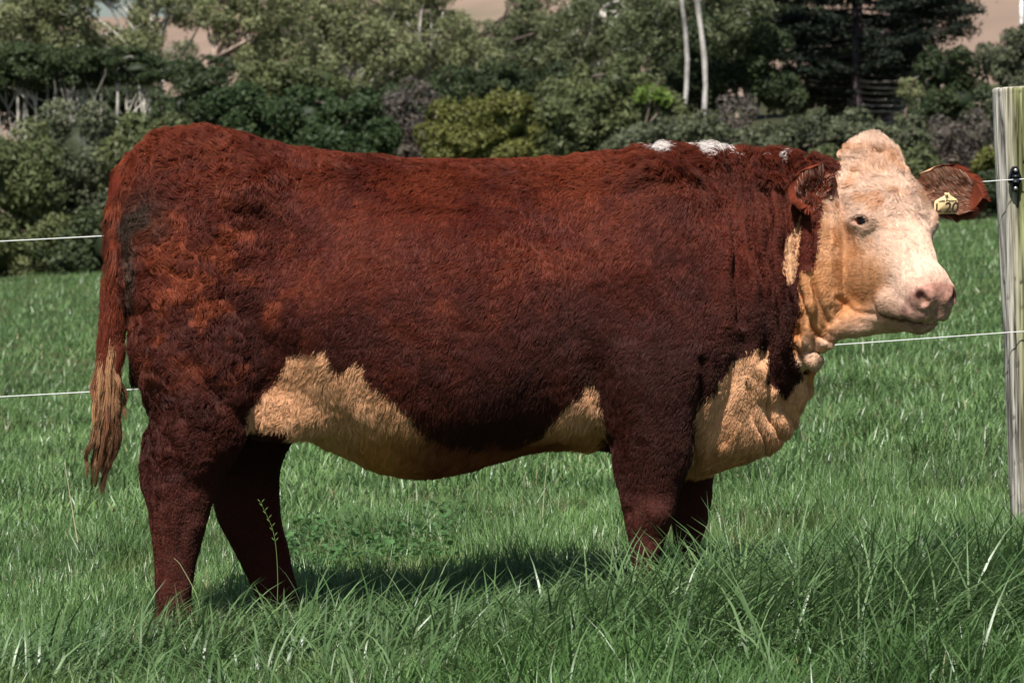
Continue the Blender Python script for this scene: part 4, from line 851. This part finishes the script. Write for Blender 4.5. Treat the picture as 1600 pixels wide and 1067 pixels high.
# ------------------------------------------------------------------ eyes
def eyeball(sg):
    c = h2w((EYE[0], EYE[1], sg * (EYE[2] - .0095))); b = Bag(); n, m = 20, 28
    ps, nw, e1, e2 = EYES[0 if sg < 0 else 1]; c = ps - nw * .0235; ax = norm(nw + np.array([.10, -.1, 0])); up = norm(np.cross(ax, e1)); sd = np.cross(up, ax); V = []; cols = []
    for i in range(n + 1):
        th = math.pi * i / n
        for j in range(m):
            ph = 2 * math.pi * j / m
            V.append(c + .0225 * (ax * math.cos(th) + math.sin(th) * (up * math.cos(ph) + sd * math.sin(ph)) * 1.0))
            cols.append((.004, .003, .004) if th < .50 else (.022, .009, .005) if th < .98 else (.10, .05, .03) if th < 1.08 else (.45, .33, .27))
    Q = [[i * m + j, i * m + (j + 1) % m, (i + 1) * m + (j + 1) % m, (i + 1) * m + j] for i in range(n) for j in range(m)]
    me = mesh_np('eye', np.array(V), np.array(Q), np.array(cols)); return me
m_eye = mat('eye_surface', attr='col', rough=.09, spec=.32)
for sg in (-1, 1): link('eye', eyeball(sg), m_eye, cow)

# ------------------------------------------------------------------ ears: cupped leaves of hide
HAIR = []      # (roots, tips-curves...) collected for the coat
def ear(root, tip, width, opening, curl, name='ear'):
    """root, tip world points; opening: direction the hollow faces"""
    root, tip = np.array(root), np.array(tip); A = tip - root; L_ = np.linalg.norm(A); A = A / L_
    O = norm(opening - A * (A @ opening)); B = np.cross(A, O); ns, nt_ = 26, 22; V = np.zeros((2, ns, nt_, 3)); Nn = np.zeros((ns, nt_, 3)); cen = np.zeros((ns, 3))
    for i in range(ns):
        s = i / (ns - 1); w = width / 2 * (.36 + .64 * math.sin(math.pi * min(1, s * .93 + .02) ** .75) if s < .5 else 1.0 * math.sqrt(max(0.0, 1 - ((s - .5) / .5) ** 2.3)) * (1 if s < .999 else 0) + .0)
        if s < .5: w = width / 2 * (.42 + .58 * math.sin(math.pi / 2 * (s / .5)))
        ang = curl * (1.5 - .9 * s)          # half opening angle of the trough
        R = w / max(math.sin(min(ang, 1.45)), .2)
        for j in range(nt_):
            a = (j / (nt_ - 1) * 2 - 1) * ang
            p = root + A * L_ * s + B * R * math.sin(a) - O * R * (math.cos(a) - math.cos(ang) * .4) - np.array([0, 0, 1]) * .012 * s * s
            nrm = O * math.cos(a) - B * math.sin(a)
            V[0, i, j] = p; V[1, i, j] = p - nrm * (.0055 * (1 - .6 * s) * (1 - .7 * abs(j / (nt_ - 1) * 2 - 1) ** 4) + .001); Nn[i, j] = nrm
    VV = V.reshape(-1, 3); n0 = ns * nt_; Q = []
    for i in range(ns - 1):
        for j in range(nt_ - 1):
            a = i * nt_ + j; Q.append([a, a + 1, a + nt_ + 1, a + nt_]); Q.append([n0 + a, n0 + a + nt_, n0 + a + nt_ + 1, n0 + a + 1])
        for j, fl in ((0, 0), (nt_ - 1, 1)):
            a = i * nt_ + j; q = [a, a + nt_, n0 + a + nt_, n0 + a]; Q.append(q[::-1] if fl else q)
    for j in range(nt_ - 1):
        a = (ns - 1) * nt_ + j; Q.append([a, a + 1, n0 + a + 1, n0 + a])
    return VV, np.array(Q), V, Nn, A, O, B
m_ear = mat('ear_skin', attr='col', rough=.7, spec=.2, transl=.12)
EARS = []
# far ear, stretched out to the side, and near ear, drooping back against the neck
E_FAR = (W(1436, 288, -.08), W(1536, 302, -.07), .128, np.array([-.10, -1.0, .02]), .62)
E_NEAR = (W(1297, 264, -.235), W(1264, 316, -.29), .108, np.array([.40, -.88, .0]), .85)
for q, e in enumerate((E_FAR, E_NEAR)):
    VV, Q, V4, Nn, A, O, B = ear(*e)
    ns, nt_ = V4.shape[1:3]; col = np.zeros((2, ns, nt_, 3)); s = np.linspace(0, 1, ns)[:, None]; t = np.linspace(-1, 1, nt_)[None]
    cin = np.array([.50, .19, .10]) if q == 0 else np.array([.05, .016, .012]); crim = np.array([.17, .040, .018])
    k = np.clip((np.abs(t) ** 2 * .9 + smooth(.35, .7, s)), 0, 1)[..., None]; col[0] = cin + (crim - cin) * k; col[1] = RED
    link('ear', mesh_np('ear', VV, Q, col.reshape(-1, 3)), m_ear, cow); EARS.append((V4, Nn, A, O, B, q))

# ------------------------------------------------------------------ ear tag: a cream five-sided plate with its number
tb = Bag(); tc = W(1478, 320, -.155); tx = norm(np.array([1, .10, .02])); tz = norm(np.array([.03, -.12, 1])); ty = np.cross(tz, tx); px1 = 1 / 574.0
outl = [(-17.5, -15), (17, -14.5), (18.3, -13), (18.6, 6), (16.5, 8.5), (6, 15.5), (4.5, 18.5), (1, 18.5), (-.5, 15.5), (-16.5, 7), (-18.5, 4), (-18.5, -13.5)]
fr = np.array([tc + tx * a * px1 + tz * b * px1 for a, b in outl]); bk = fr + ty * .0022; n = len(outl); cf_, cb_ = fr.mean(0)[None], bk.mean(0)[None]
Vt = np.concatenate([fr, bk, cf_, cb_]); T = [[2 * n, (i + 1) % n, i] for i in range(n)] + [[2 * n + 1, n + i, n + (i + 1) % n] for i in range(n)]
tb.add(Vt, [[i, (i + 1) % n, n + (i + 1) % n, n + i] for i in range(n)], T, (.86, .66, .34))
tagm = link('ear_tag', tb.mesh('ear_tag', False), mat('tag_plastic', attr='col', rough=.42, spec=.45, var=.08, vscale=40), cow)
tagm['label'] = 'cream plastic ear tag reading 20'
def text(name, s, size, cx, cz, m, parent, ext=.0002, shear=0):
    cu = bpy.data.curves.new(name, 'FONT'); cu.body = s; cu.size = size; cu.extrude = ext; cu.align_x = 'CENTER'; cu.align_y = 'CENTER'; cu.offset = size * .012; cu.shear = shear
    o = bpy.data.objects.new(name, cu); C.objects.link(o); cu.materials.append(m)
    M = Matrix((tuple(tx), tuple(tz), tuple(-ty))).transposed().to_4x4(); M.translation = Vector(tc + tx * cx * px1 + tz * cz * px1 - ty * .0006)
    bpy.context.view_layer.update(); me = bpy.data.meshes.new_from_object(o); bpy.data.objects.remove(o)
    o = bpy.data.objects.new(name, me); C.objects.link(o); o.parent = parent; o.matrix_basis = M; return o
ink = mat('tag_ink', (.05, .02, .015), rough=.6)
text('tag_number', '20', .040, 8.5, -5.5, ink, tagm, shear=.12)
text('tag_number', 'L', .034, -12, -5.5, ink, tagm)
text('tag_writing', 'Lake Pradera', .0095, 2, 6.2, ink, tagm, shear=.15)
b = Bag()
for sgn in (-1, 1): pass
b.tube([tc + tz * 16.0 * px1 - ty * .004, tc + tz * 16.0 * px1 + ty * .012], [.0045, .0045], 12, (.80, .62, .34)); link('tag_stud', b.mesh('tag_stud', False), bpy.data.materials['tag_plastic'], tagm)

# ------------------------------------------------------------------ tail
TP = [(222, 243, .0), (204, 262, .0), (192, 290, .0), (184, 325, .0), (182, 365, -.01), (183, 410, -.02), (181, 450, -.02), (177, 500, -.02), (171, 545, -.02), (168, 590, -.02), (168, 640, -.02), (162, 690, -.02), (152, 735, -.02), (149, 760, -.02)]
TPT = np.array([W(a, b_, c) for a, b_, c in TP]); TR = np.array([.03, .034, .034, .030, .026, .025, .024, .022, .020, .020, .016, .011, .006, .003])
uu = np.linspace(0, len(TP) - 1, 60); TT = np.stack([spl(uu, np.arange(len(TP)), TPT[:, a]) for a in range(3)], 1); TRR = spl(uu, np.arange(len(TP)), TR)
vt, qt, tt = tube(TT, TRR, 14); vt = vt + .003 * noise3(vt, 30, 77)
def tailcol(P, seed=0, jit=0):
    py = HZ + (HC - P[:, 2]) * FPX / D0; px = 800 + P[:, 0] * FPX / D0
    r = np.random.default_rng(seed); j = r.normal(0, 1, len(P)) * jit
    c = lerp(np.broadcast_to(RED * 1.25, P.shape), REDL, np.clip(.35 + .5 * noise(P, 30, 5) + .3 * j, 0, 1))
    c = lerp(c, np.array([.66, .33, .15]), smooth(562, 600, py + 14 * j) * (px < 196))
    c = lerp(c, np.array([.070, .028, .014]), smooth(655, 705, py + 26 * j))
    c = lerp(c, np.array([.03, .022, .016]), np.clip(smooth(325, 345, py) * smooth(475, 440, py) * (smooth(184, 194, px) + .4 * (noise(P, 45, 8) > .15)), 0, 1))
    return c
tail = link('tail', mesh_np('tail', vt, [qt, tt], tailcol(vt)), hide, cow)

# ------------------------------------------------------------------ hooves
m_hoof = mat('horn', (.05, .035, .025), rough=.6, var=.3, vscale=60, bump=.3, bscale=80)
def hoof(px, py, Y, L_=.115):
    c = W(px, py, Y); b = Bag()
    for sg in (-1, 1):
        rows = []
        for z, sx, sy in ((0, 1, 1), (.02, .97, .98), (.055, .80, .82), (.075, .62, .7)):
            ring = []
            for k in range(14):
                a = 2 * math.pi * k / 14; r = 1.0 if math.cos(a) < 0 else 1 + .15 * math.cos(a) ** 3
                ring.append(c + np.array([.5 * L_ * sx * math.cos(a) * r + .010 * (1 - z / .075) - .012, sg * .030 + .028 * sy * math.sin(a), z]))
            rows.append(np.array(ring))
        V = np.concatenate(rows + [rows[0].mean(0)[None], rows[-1].mean(0)[None]]); Q = [[i * 14 + j, i * 14 + (j + 1) % 14, (i + 1) * 14 + (j + 1) % 14, (i + 1) * 14 + j] for i in range(3) for j in range(14)]
        T = [[56, (j + 1) % 14, j] for j in range(14)] + [[57, 42 + j, 42 + (j + 1) % 14] for j in range(14)]
        b.add(V, Q, T)
    link('hoof', b.mesh('hoof'), m_hoof, cow)
for a in ((284, 1012, -.235), (462, 996, .20), (1017, 962, -.228), (1080, 945, .17)): hoof(*a)

# ------------------------------------------------------------------ the coat: strands of hair
def make_hair(name, P, cols, nrms, rad, m, parent):
    """P (n, k, 3) strand points"""
    n, k = P.shape[:2]; cu = bpy.data.hair_curves.new(name); cu.add_curves([k] * n)
    cu.position_data.foreach_set('vector', P.reshape(-1, 3).astype(np.float32).ravel())
    a = cu.attributes.get('radius') or cu.attributes.new('radius', 'FLOAT', 'POINT')
    tp = np.linspace(0, 1, k); rr = (rad[:, None] * (1 - .8 * tp[None] ** 1.8)).astype(np.float32); a.data.foreach_set('value', rr.ravel())
    a = cu.attributes.new('hcol', 'FLOAT_COLOR', 'CURVE'); c4 = np.ones((n, 4), np.float32); c4[:, :3] = cols; a.data.foreach_set('color', c4.ravel())
    a = cu.attributes.new('hnrm', 'FLOAT_VECTOR', 'CURVE'); a.data.foreach_set('vector', nrms.astype(np.float32).ravel())
    o = bpy.data.objects.new(name, cu); C.objects.link(o); cu.materials.append(m); o.parent = parent
    o.matrix_parent_inverse = Matrix.Translation(-Vector(parent.location)); o['kind'] = 'stuff'
    return o
m_hair = bpy.data.materials.new('hair'); m_hair.use_nodes = True; nt = m_hair.node_tree; N = nt.nodes; L = nt.links; pb = N['Principled BSDF']
a1 = N.new('ShaderNodeAttribute'); a1.attribute_name = 'hcol'; a2 = N.new('ShaderNodeAttribute'); a2.attribute_name = 'hnrm'
geo = N.new('ShaderNodeNewGeometry'); mixn = N.new('ShaderNodeVectorMath'); mixn.operation = 'MULTIPLY_ADD'
sc2 = N.new('ShaderNodeVectorMath'); sc2.operation = 'SCALE'; sc2.inputs['Scale'].default_value = 1.0; L.new(geo.outputs['Normal'], sc2.inputs[0])
add = N.new('ShaderNodeVectorMath'); add.operation = 'ADD'; L.new(a2.outputs['Vector'], add.inputs[0]); L.new(sc2.outputs[0], add.inputs[1])
nn = N.new('ShaderNodeVectorMath'); nn.operation = 'NORMALIZE'; L.new(add.outputs[0], nn.inputs[0]); N.remove(mixn)
L.new(nn.outputs[0], pb.inputs['Normal']); L.new(a1.outputs['Color'], pb.inputs['Base Color'])
pb.inputs['Roughness'].default_value = .50; pb.inputs['Specular IOR Level'].default_value = .06
hb = N.new('ShaderNodeBsdfHair'); hb.component = 'Reflection'; hb.inputs['RoughnessU'].default_value = .22; hb.inputs['RoughnessV'].default_value = .45
hc = N.new('ShaderNodeMix'); hc.data_type = 'RGBA'; hc.inputs['Factor'].default_value = .14; L.new(a1.outputs['Color'], hc.inputs[6]); hc.inputs[7].default_value = (.8, .62, .55, 1); L.new(hc.outputs[2], hb.inputs['Color'])
hm = N.new('ShaderNodeMixShader'); hm.inputs[0].default_value = .12; L.new(pb.outputs[0], hm.inputs[1]); L.new(hb.outputs[0], hm.inputs[2]); L.new(hm.outputs[0], N['Material Output'].inputs['Surface'])

def sample(V, Q, N_, dens):
    """area-weighted roots; dens per vertex, hairs per m2"""
    T = np.concatenate([Q[:, [0, 1, 2]], Q[:, [0, 2, 3]]]); A = np.linalg.norm(np.cross(V[T[:, 1]] - V[T[:, 0]], V[T[:, 2]] - V[T[:, 0]]), axis=1) / 2
    w = A * dens[T].mean(1); n = int(w.sum()); t = rng.choice(len(T), n, p=w / w.sum()); r1 = np.sqrt(rng.random(n)); r2 = rng.random(n)
    b = np.stack([1 - r1, r1 * (1 - r2), r1 * r2], 1); P = (V[T[t]] * b[..., None]).sum(1); Nn = norm((N_[T[t]] * b[..., None]).sum(1)); return P, Nn
if want('h'):
    cam_dir = norm(np.array([0, -D0, HC]) - BV); vis = (BN * cam_dir).sum(1)
    px, py = sidepx(BV); hl = w2h(BV); onh = (hl[:, 0] > -.03) & (px > 1300)
    dens = np.where(vis > -.25, 105000., 16000.)
    dens = np.where(onh | ((px > 1246) & (bcol[:, 1] > .12)), dens * 2.6, dens)
    bare = np.maximum(smooth(.440, .458, hl[:, 0] - .35 * np.maximum(np.abs(hl[:, 2]) - .055, 0)) * (((hl[:, 0] - .475) * .62 + (hl[:, 1] + .140) * .78) > 0) * onh, (1 - smooth(.95, 1.15, eyr)) * onh)
    dens = dens * (1 - bare)
    R_, Nr = sample(BV, BQ, BN, dens); n = len(R_); print('hairs', n)
    px, py = sidepx(R_); hl = w2h(R_); f, u, l = hl.T; onh = (f > -.03) & (px > 1300)
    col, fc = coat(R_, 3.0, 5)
    onb = onh; onh = onh | (fc & (px > 1246))
    # combing direction
    T = np.stack([-.55 + 0 * px, 0 * px, -.80 + 0 * px], 1)
    k = smooth(330, 240, px)[:, None]; T = T * (1 - k) + np.array([-.1, 0, -1.]) * k
    k = smooth(1100, 1200, px)[:, None]; T = T * (1 - k) + np.array([-.12, 0, -1.]) * k
    k = smooth(700, 760, py)[:, None]; T = T * (1 - k) + np.array([-.1, 0, -1.]) * k
    k = smooth(560, 640, py)[:, None] * smooth(420, 460, px)[:, None] * smooth(980, 930, px)[:, None]; T = T * (1 - k) + np.array([-.35, 0, -1.]) * k
    Th = -HF * 1.0 + np.sign(l)[:, None] * HR * .35                       # nose to poll and outwards
    wh = (f - .235) * .6; Tw = -HF * np.sign(.0 + 1.0) + 0
    Tc = -HF * .45 - HU * .9                                              # cheeks: back and down
    kc = smooth(-.08, -.15, u)[:, None]; Th = Th * (1 - kc) + Tc * kc
    # the curls part from a whorl on the forehead and run outwards
    away = (f - .17)[:, None] * HF + (l)[:, None] * HR + .02 * noise3(R_, 25, 9); kw = (smooth(.26, .18, f) * smooth(-.10, -.05, u))[:, None]; Th = Th * (1 - kw) + norm(away) * kw * 1.0
    T = np.where(onh[:, None], Th, T)
    sw = noise3(R_, 7, 21) * .75 + noise3(R_, 22, 22) * .75; curly = np.clip(smooth(520, 300, px) * .9 + smooth(330, 250, py) * .5 + .14 + .5 * fbm(R_, 4, 23, 2) + onh * .15 * (kw[:, 0]), .08, 1.2)
    curly = curly * (1 - .85 * smooth(680, 750, py))
    curly = curly * (1 - .75 * ((px > 1240) & (py > 410) & ~onh))
    T = norm(T) + sw * (curly * np.where(onh, .45, .85))[:, None]
    T = T - Nr * (T * Nr).sum(1)[:, None]; T = norm(T)
    # length (m) and lift
    ln = .020 + 0 * px; lift = .34 + 0 * px
    top = smooth(.55, .95, Nr[:, 2]) * (py < 330); ln = ln + .012 * top; lift = lift + .55 * top
    ln = ln + .010 * smooth(480, 300, px) * smooth(760, 640, py); lift = lift + .16 * smooth(480, 300, px)
    ln = ln - .0125 * smooth(690, 780, py) - .011 * smooth(1080, 1130, px) * (1 - top) * (Nr[:, 2] < .5)
    bel = smooth(-.1, -.7, Nr[:, 2]) * (px > 400) * (px < 1270) * (py > 560) * (py < 760); ln = ln + .014 * bel; lift = lift + .1 * bel
    cr = top * (px > 990) * (px < 1320); ln = ln + .016 * cr * (1 + noise(R_, 18, 31)); lift = lift + .35 * cr
    pol = smooth(.15, -.01, f) * smooth(-.13, -.02, u) * np.exp(-(l / .075) ** 2)
    ln = np.where(onh, .010 + .018 * smooth(.30, .10, f) * smooth(-.12, -.03, u) + .026 * pol, ln); ln = np.where(onh & (f > .34), .006, ln)
    lift = np.where(onh, .22 + .25 * smooth(.25, .12, f) + .6 * pol, lift)
    ch = onh & (f > .36) & (((f - .475) * .62 + (u + .140) * .78) < 0); ln = np.where(ch, .012, ln)
    ln = ln * (.7 + .6 * rng.random(n)) * (1 + .3 * noise(R_, 25, 33)); lift = lift * (.6 + .8 * rng.random(n))
    K = 6; s = np.linspace(0, 1, K)[None, :, None]
    d0 = T * np.cos(lift)[:, None] + Nr * np.sin(lift)[:, None]
    d1 = norm(T + Nr * (-.10 + .6 * np.sin(lift))[:, None] + np.array([0, 0, -.30]) + .35 * noise3(R_, 70, 55))
    Pn = R_[:, None] + (d0[:, None] * s + (d1 - d0)[:, None] * s * s * .5) * ln[:, None, None]
    B_ = np.cross(T, Nr); ph = 6 * noise(R_, 40, 56) + rng.normal(0, .5, n); amp = (.0012 + .0034 * curly) * (ln / .022)
    wv = (np.sin(ph[:, None] + s[..., 0] * 5.5) - np.sin(ph)[:, None]) * amp[:, None]; Pn += B_[:, None] * wv[..., None]
    wv2 = (np.cos(ph[:, None] + s[..., 0] * 5.5) - np.cos(ph)[:, None]) * amp[:, None] * .6; Pn += Nr[:, None] * np.abs(wv2)[..., None]
    # tufting: the tips of neighbouring hairs draw together
    for cell, stg, sd in ((.011, .62, 1), (.026, .30, 2)):
        q = (R_ + .6 * cell * noise3(R_, 1 / cell / 1.3, 60 + sd)) / cell; I = np.floor(q).astype(np.int64)
        key = (I[:, 0] + 2000) * 4000 * 4000 + (I[:, 1] + 2000) * 4000 + I[:, 2] + 2000; _, inv, ct = np.unique(key, return_inverse=True, return_counts=True)
        mean = np.stack([np.stack([np.bincount(inv, Pn[:, q_, a]) for a in range(3)], 1) / ct[:, None] for q_ in range(K)], 1)
        st_ = stg * np.clip(.55 + .6 * curly + .0 * ln, 0, 1.0)
        if sd == 1: tone = .82 + .36 * rng.random(len(ct)); tn = tone[inv]
        Pn += (mean[inv] - Pn) * (s ** 1.3) * st_[:, None, None]
    col = col * (np.where(onh, .5 + .5 * tn, tn) * (.82 + .36 * rng.random(n)))[:, None]
    rad = np.where(onh, .00036, .00062) * (.7 + .6 * rng.random(n)); rad = np.where((Nr * norm(np.array([0, -D0, HC]) - R_)).sum(1) < -.25, .0014, rad)
    make_hair('coat', Pn, col, Nr, rad, m_hair, cow)

    # ---- hair on the ears
    PP, CC, NN, RR = [], [], [], []
    for V4, Nn, A, O, B, q in EARS:
        ns, nt_ = V4.shape[1:3]; m_ = 26000
        si = rng.random(m_) ** .9 * (ns - 1.01); ti = rng.random(m_) * (nt_ - 1.01); side = rng.random(m_) < .5
        edge = rng.random(m_) < .34; ti = np.where(edge, np.where(rng.random(m_) < .5, 0.0, nt_ - 1.01), ti); tipm = rng.random(m_) < .08; si = np.where(tipm, ns - 1.5, si)
        i0 = si.astype(int); j0 = ti.astype(int); fs = (si - i0)[:, None]; ft = (ti - j0)[:, None]; lay = (side | edge).astype(int)
        g = lambda a, b_: V4[lay, np.minimum(i0 + a, ns - 1), np.minimum(j0 + b_, nt_ - 1)]
        root = g(0, 0) * (1 - fs) * (1 - ft) + g(1, 0) * fs * (1 - ft) + g(0, 1) * (1 - fs) * ft + g(1, 1) * fs * ft
        t = ti / (nt_ - 1) * 2 - 1; sN = si / (ns - 1); nr = Nn[i0, j0] * np.where(lay == 1, -1, 1)[:, None]
        d = A * .8 + B * np.sign(t)[:, None] * np.where(edge, .55, .15)[:, None] * np.where(lay == 0, -.9, 1)[:, None] + nr * np.where(edge, .05, np.where(lay == 0, .5, .22))[:, None] + .28 * noise3(root, 40, 91 + q)
        d = norm(d); l_ = np.where(lay == 0, .020, .011) * (.5 + .9 * rng.random(m_)); l_ = np.where(edge, .016 * (.5 + .9 * rng.random(m_)), l_)
        if q == 1: l_ = l_ * .9
        s = np.linspace(0, 1, 6)[None, :, None]; P6 = root[:, None] + (d[:, None] * s + np.array([0, 0, -.25]) * s * s + .18 * noise3(root, 60, 99)[:, None] * s * s) * l_[:, None, None]
        c = lerp(np.broadcast_to(RED * 1.2, root.shape), REDL * 1.3, rng.random(m_) * .8)
        pale = (lay == 0) & (rng.random(m_) < (.22 if q == 0 else .10)) & (sN < .8); c = np.where(pale[:, None], np.array([.72, .50, .38]), c)
        if q == 0: c = lerp(c, CREAM * 1.0, smooth(.26, .10, sN) * (lay == 1)); c = lerp(c, np.array([.55, .24, .13]), ((lay == 0) & ~pale) * smooth(1, .3, sN) * smooth(-.6, .0, t * 0 + .2) * .6)
        PP.append(P6); CC.append(c * (.7 + .6 * rng.random(m_))[:, None]); NN.append(nr); RR.append(np.full(m_, .00042))
    # ---- long hair of the tail: short curls above, the switch below
    def strands(m_, u0, u1, spread, length, wav, wl, rad0, out=0.0, colj=.6, sd=0, mud=0):
        uu_ = u0 + (u1 - u0) * rng.random(m_); ff = np.clip(uu_ / (len(TP) - 1) * 59, 0, 58.99); i = ff.astype(int); fr_ = (ff - i)[:, None]; ang = rng.random(m_) * 2 * np.pi
        tg = norm(np.gradient(TT, axis=0))[i]; a = norm(np.cross(tg, np.array([0, 1., 0]))); b_ = np.cross(tg, a); nr = np.cos(ang)[:, None] * a + np.sin(ang)[:, None] * b_
        ctr = TT[i] * (1 - fr_) + TT[i + 1] * fr_; root = ctr + nr * TRR[i][:, None] * .9; K = 12; s = np.linspace(0, 1, K); ll = length * (.55 + .6 * rng.random(m_)); P = np.zeros((m_, K, 3))
        lock = rng.integers(0, 26, m_); lph = rng.random(26) * 6.28; lsp = rng.normal(0, 1, (26, 2))
        zz = root[:, 2:3] - 0; down = np.array([-.08, 0, -1.])
        for k in range(K):
            sk = s[k]; c = root + down * (ll * sk)[:, None]
            # keep near the tail's own line
            zi = np.interp(-c[:, 2], -TT[:, 2], TT[:, 0]); env = (.26 + .74 * np.sin(np.clip((c[:, 2] * -1 + TPT[7][2]) / .42, 0, 1) * 3.14 * .8 + .3))
            off = nr * (TRR[i] + spread * sk)[:, None] * np.where(sk < .35, 1, 1 - .75 * (sk - .35) / .65) + np.stack([lsp[lock, 0], lsp[lock, 1], 0 * zi], 1) * spread * .55 * sk
            w = wav * sk * np.stack([np.sin(lph[lock] + sk * ll / wl * 6.28), np.cos(lph[lock] * 2 + sk * ll / wl * 6.28), 0 * zi], 1)
            P[:, k] = np.stack([zi * min(1, sk * 2) + root[:, 0] * (1 - min(1, sk * 2)), TT[i][:, 1], c[:, 2]], 1) * 1.0 + off * np.array([1, 1, .15]) + w
        P[:, 0] = root
        if length < .05:
            dd = norm(down + nr * .55 + .75 * noise3(root, 45, 300)); P = root[:, None] + dd[:, None] * ll[:, None, None] * s[None, :, None] - np.array([0, 0, .4]) * ll[:, None, None] * s[None, :, None] ** 2
        mid = P[:, K // 2]; c = tailcol(mid if length > .1 else root, sd, colj) * (.72 + .5 * rng.random(m_))[:, None]
        return P, c, nr, np.full(m_, rad0)
    def res(P, K=12): return P
    setA = [strands(7000, .6, 8.2, .004, .030, .004, .02, .0006, sd=1), strands(1600, 5.6, 8.0, .014, .075, .004, .05, .0005, sd=2)]
    # the switch: wavy locks that fan out pale and end in dark twisted points
    for q in range(60):
        u0 = 7.2 + 3.2 * rng.random() ** 1.2; i = int(u0 / (len(TP) - 1) * 59); a0 = rng.random() * 6.28; side_ = np.array([math.cos(a0), math.sin(a0) * .7, 0]); wide = rng.random() ** .7 * .036
        L0 = (.13 + .13 * rng.random()) * (1 if u0 < 9 else .9); z0 = TT[i, 2]; zend = max(z0 - L0, W(0, 778)[2] + .004 + .05 * rng.random()); Kk = 16; s = np.linspace(0, 1, Kk); z = z0 + (zend - z0) * s
        cx = np.interp(-z, -TT[:, 2], TT[:, 0]); bulge = wide * np.sin(np.clip(s * 1.25, 0, 1) * math.pi / 2) * (1 - .75 * smooth(.45, 1, s)); ph = rng.random() * 6.28; wl = .07 + .05 * rng.random(); am = (.0018 + .0085 * s * s) * (.4 + rng.random()) * .42
        if rng.random() < .16: bulge = bulge + .030 * s * s; am = am * 3
        ctr = np.stack([cx + side_[0] * (TRR[i] * .8 + bulge) + am * np.sin(ph + (z0 - z) / wl * 6.28), TT[i, 1] + side_[1] * (TRR[i] * .8 + bulge) + am * np.cos(ph * 1.7 + (z0 - z) / wl * 6.28), z], 1)
        m_ = 90; off = rng.normal(0, 1, (m_, 3)) * np.array([1, 1, 0]); lr = .0055 * (1 - .72 * s); P = ctr[None] + off[:, None] * lr[None, :, None]; P[:, :, 2] += rng.normal(0, .008, m_)[:, None] * s; P += .0012 * np.sin(rng.random((m_, 1, 3)) * 6.28 + s[None, :, None] * 9)
        dk = rng.random() * .5; pyq = HZ + (HC - P[:, 8, 2]) * FPX / D0; c = lerp(np.broadcast_to(np.array([.74, .40, .20]) * (1 - .35 * rng.random()), (m_, 3)), RED * 1.5, np.clip(smooth(590, 555, pyq) + rng.normal(0, .12, m_) + .12 + .55 * (rng.random() < .3), 0, 1)); c = lerp(c, np.array([.085, .032, .016]), np.clip(smooth(640, 700, pyq + 20 * rng.normal(0, 1, m_)) + dk * .6 * (rng.random() < .4), 0, .95)); P = P[:, np.linspace(0, Kk - 1, 12).round().astype(int)]
        setA.append((P, c * (.7 + .5 * rng.random(m_))[:, None], np.tile(norm(side_ - np.array([0, .6, 0])), (m_, 1)), np.full(m_, .0005)))
    P = np.concatenate([a[0] for a in setA]); make_hair('tail_hair', P, np.concatenate([a[1] for a in setA]), np.concatenate([a[2] for a in setA]), np.concatenate([a[3] for a in setA]), m_hair, cow)
    make_hair('ear_hair', np.concatenate(PP), np.concatenate(CC), np.concatenate(NN), np.concatenate(RR), m_hair, cow)
    # ---- eyelashes
    m_ = 90; P = np.zeros((m_, 4, 3)); ex = norm(HF + .74 * HU); ez = norm(np.cross(HR, ex)); q = rng.random(m_) * 2 - 1; root = np.array([h2w((EYE[0], EYE[1], -0))]) * 0 + EYES[0][0] + EYES[0][2] * (.021 * q)[:, None]
    ez = EYES[0][3]; ex = EYES[0][2]; up = ez if ez[2] > 0 else -ez; root = root + up * (.0120 * np.sqrt(1 - q * q))[:, None]; s4 = np.linspace(0, 1, 4)
    for k in range(4): P[:, k] = root + (EYES[0][1] * .8 + ex * q[:, None] * .3 + np.array([.0, 0, -.4])) * .013 * s4[k] + up * .006 * s4[k] ** 2
    make_hair('eyelashes', P, np.full((m_, 3), .45) * np.array([1, .75, .55]), np.tile(-HR, (m_, 1)), np.full(m_, .0005), m_hair, cow)
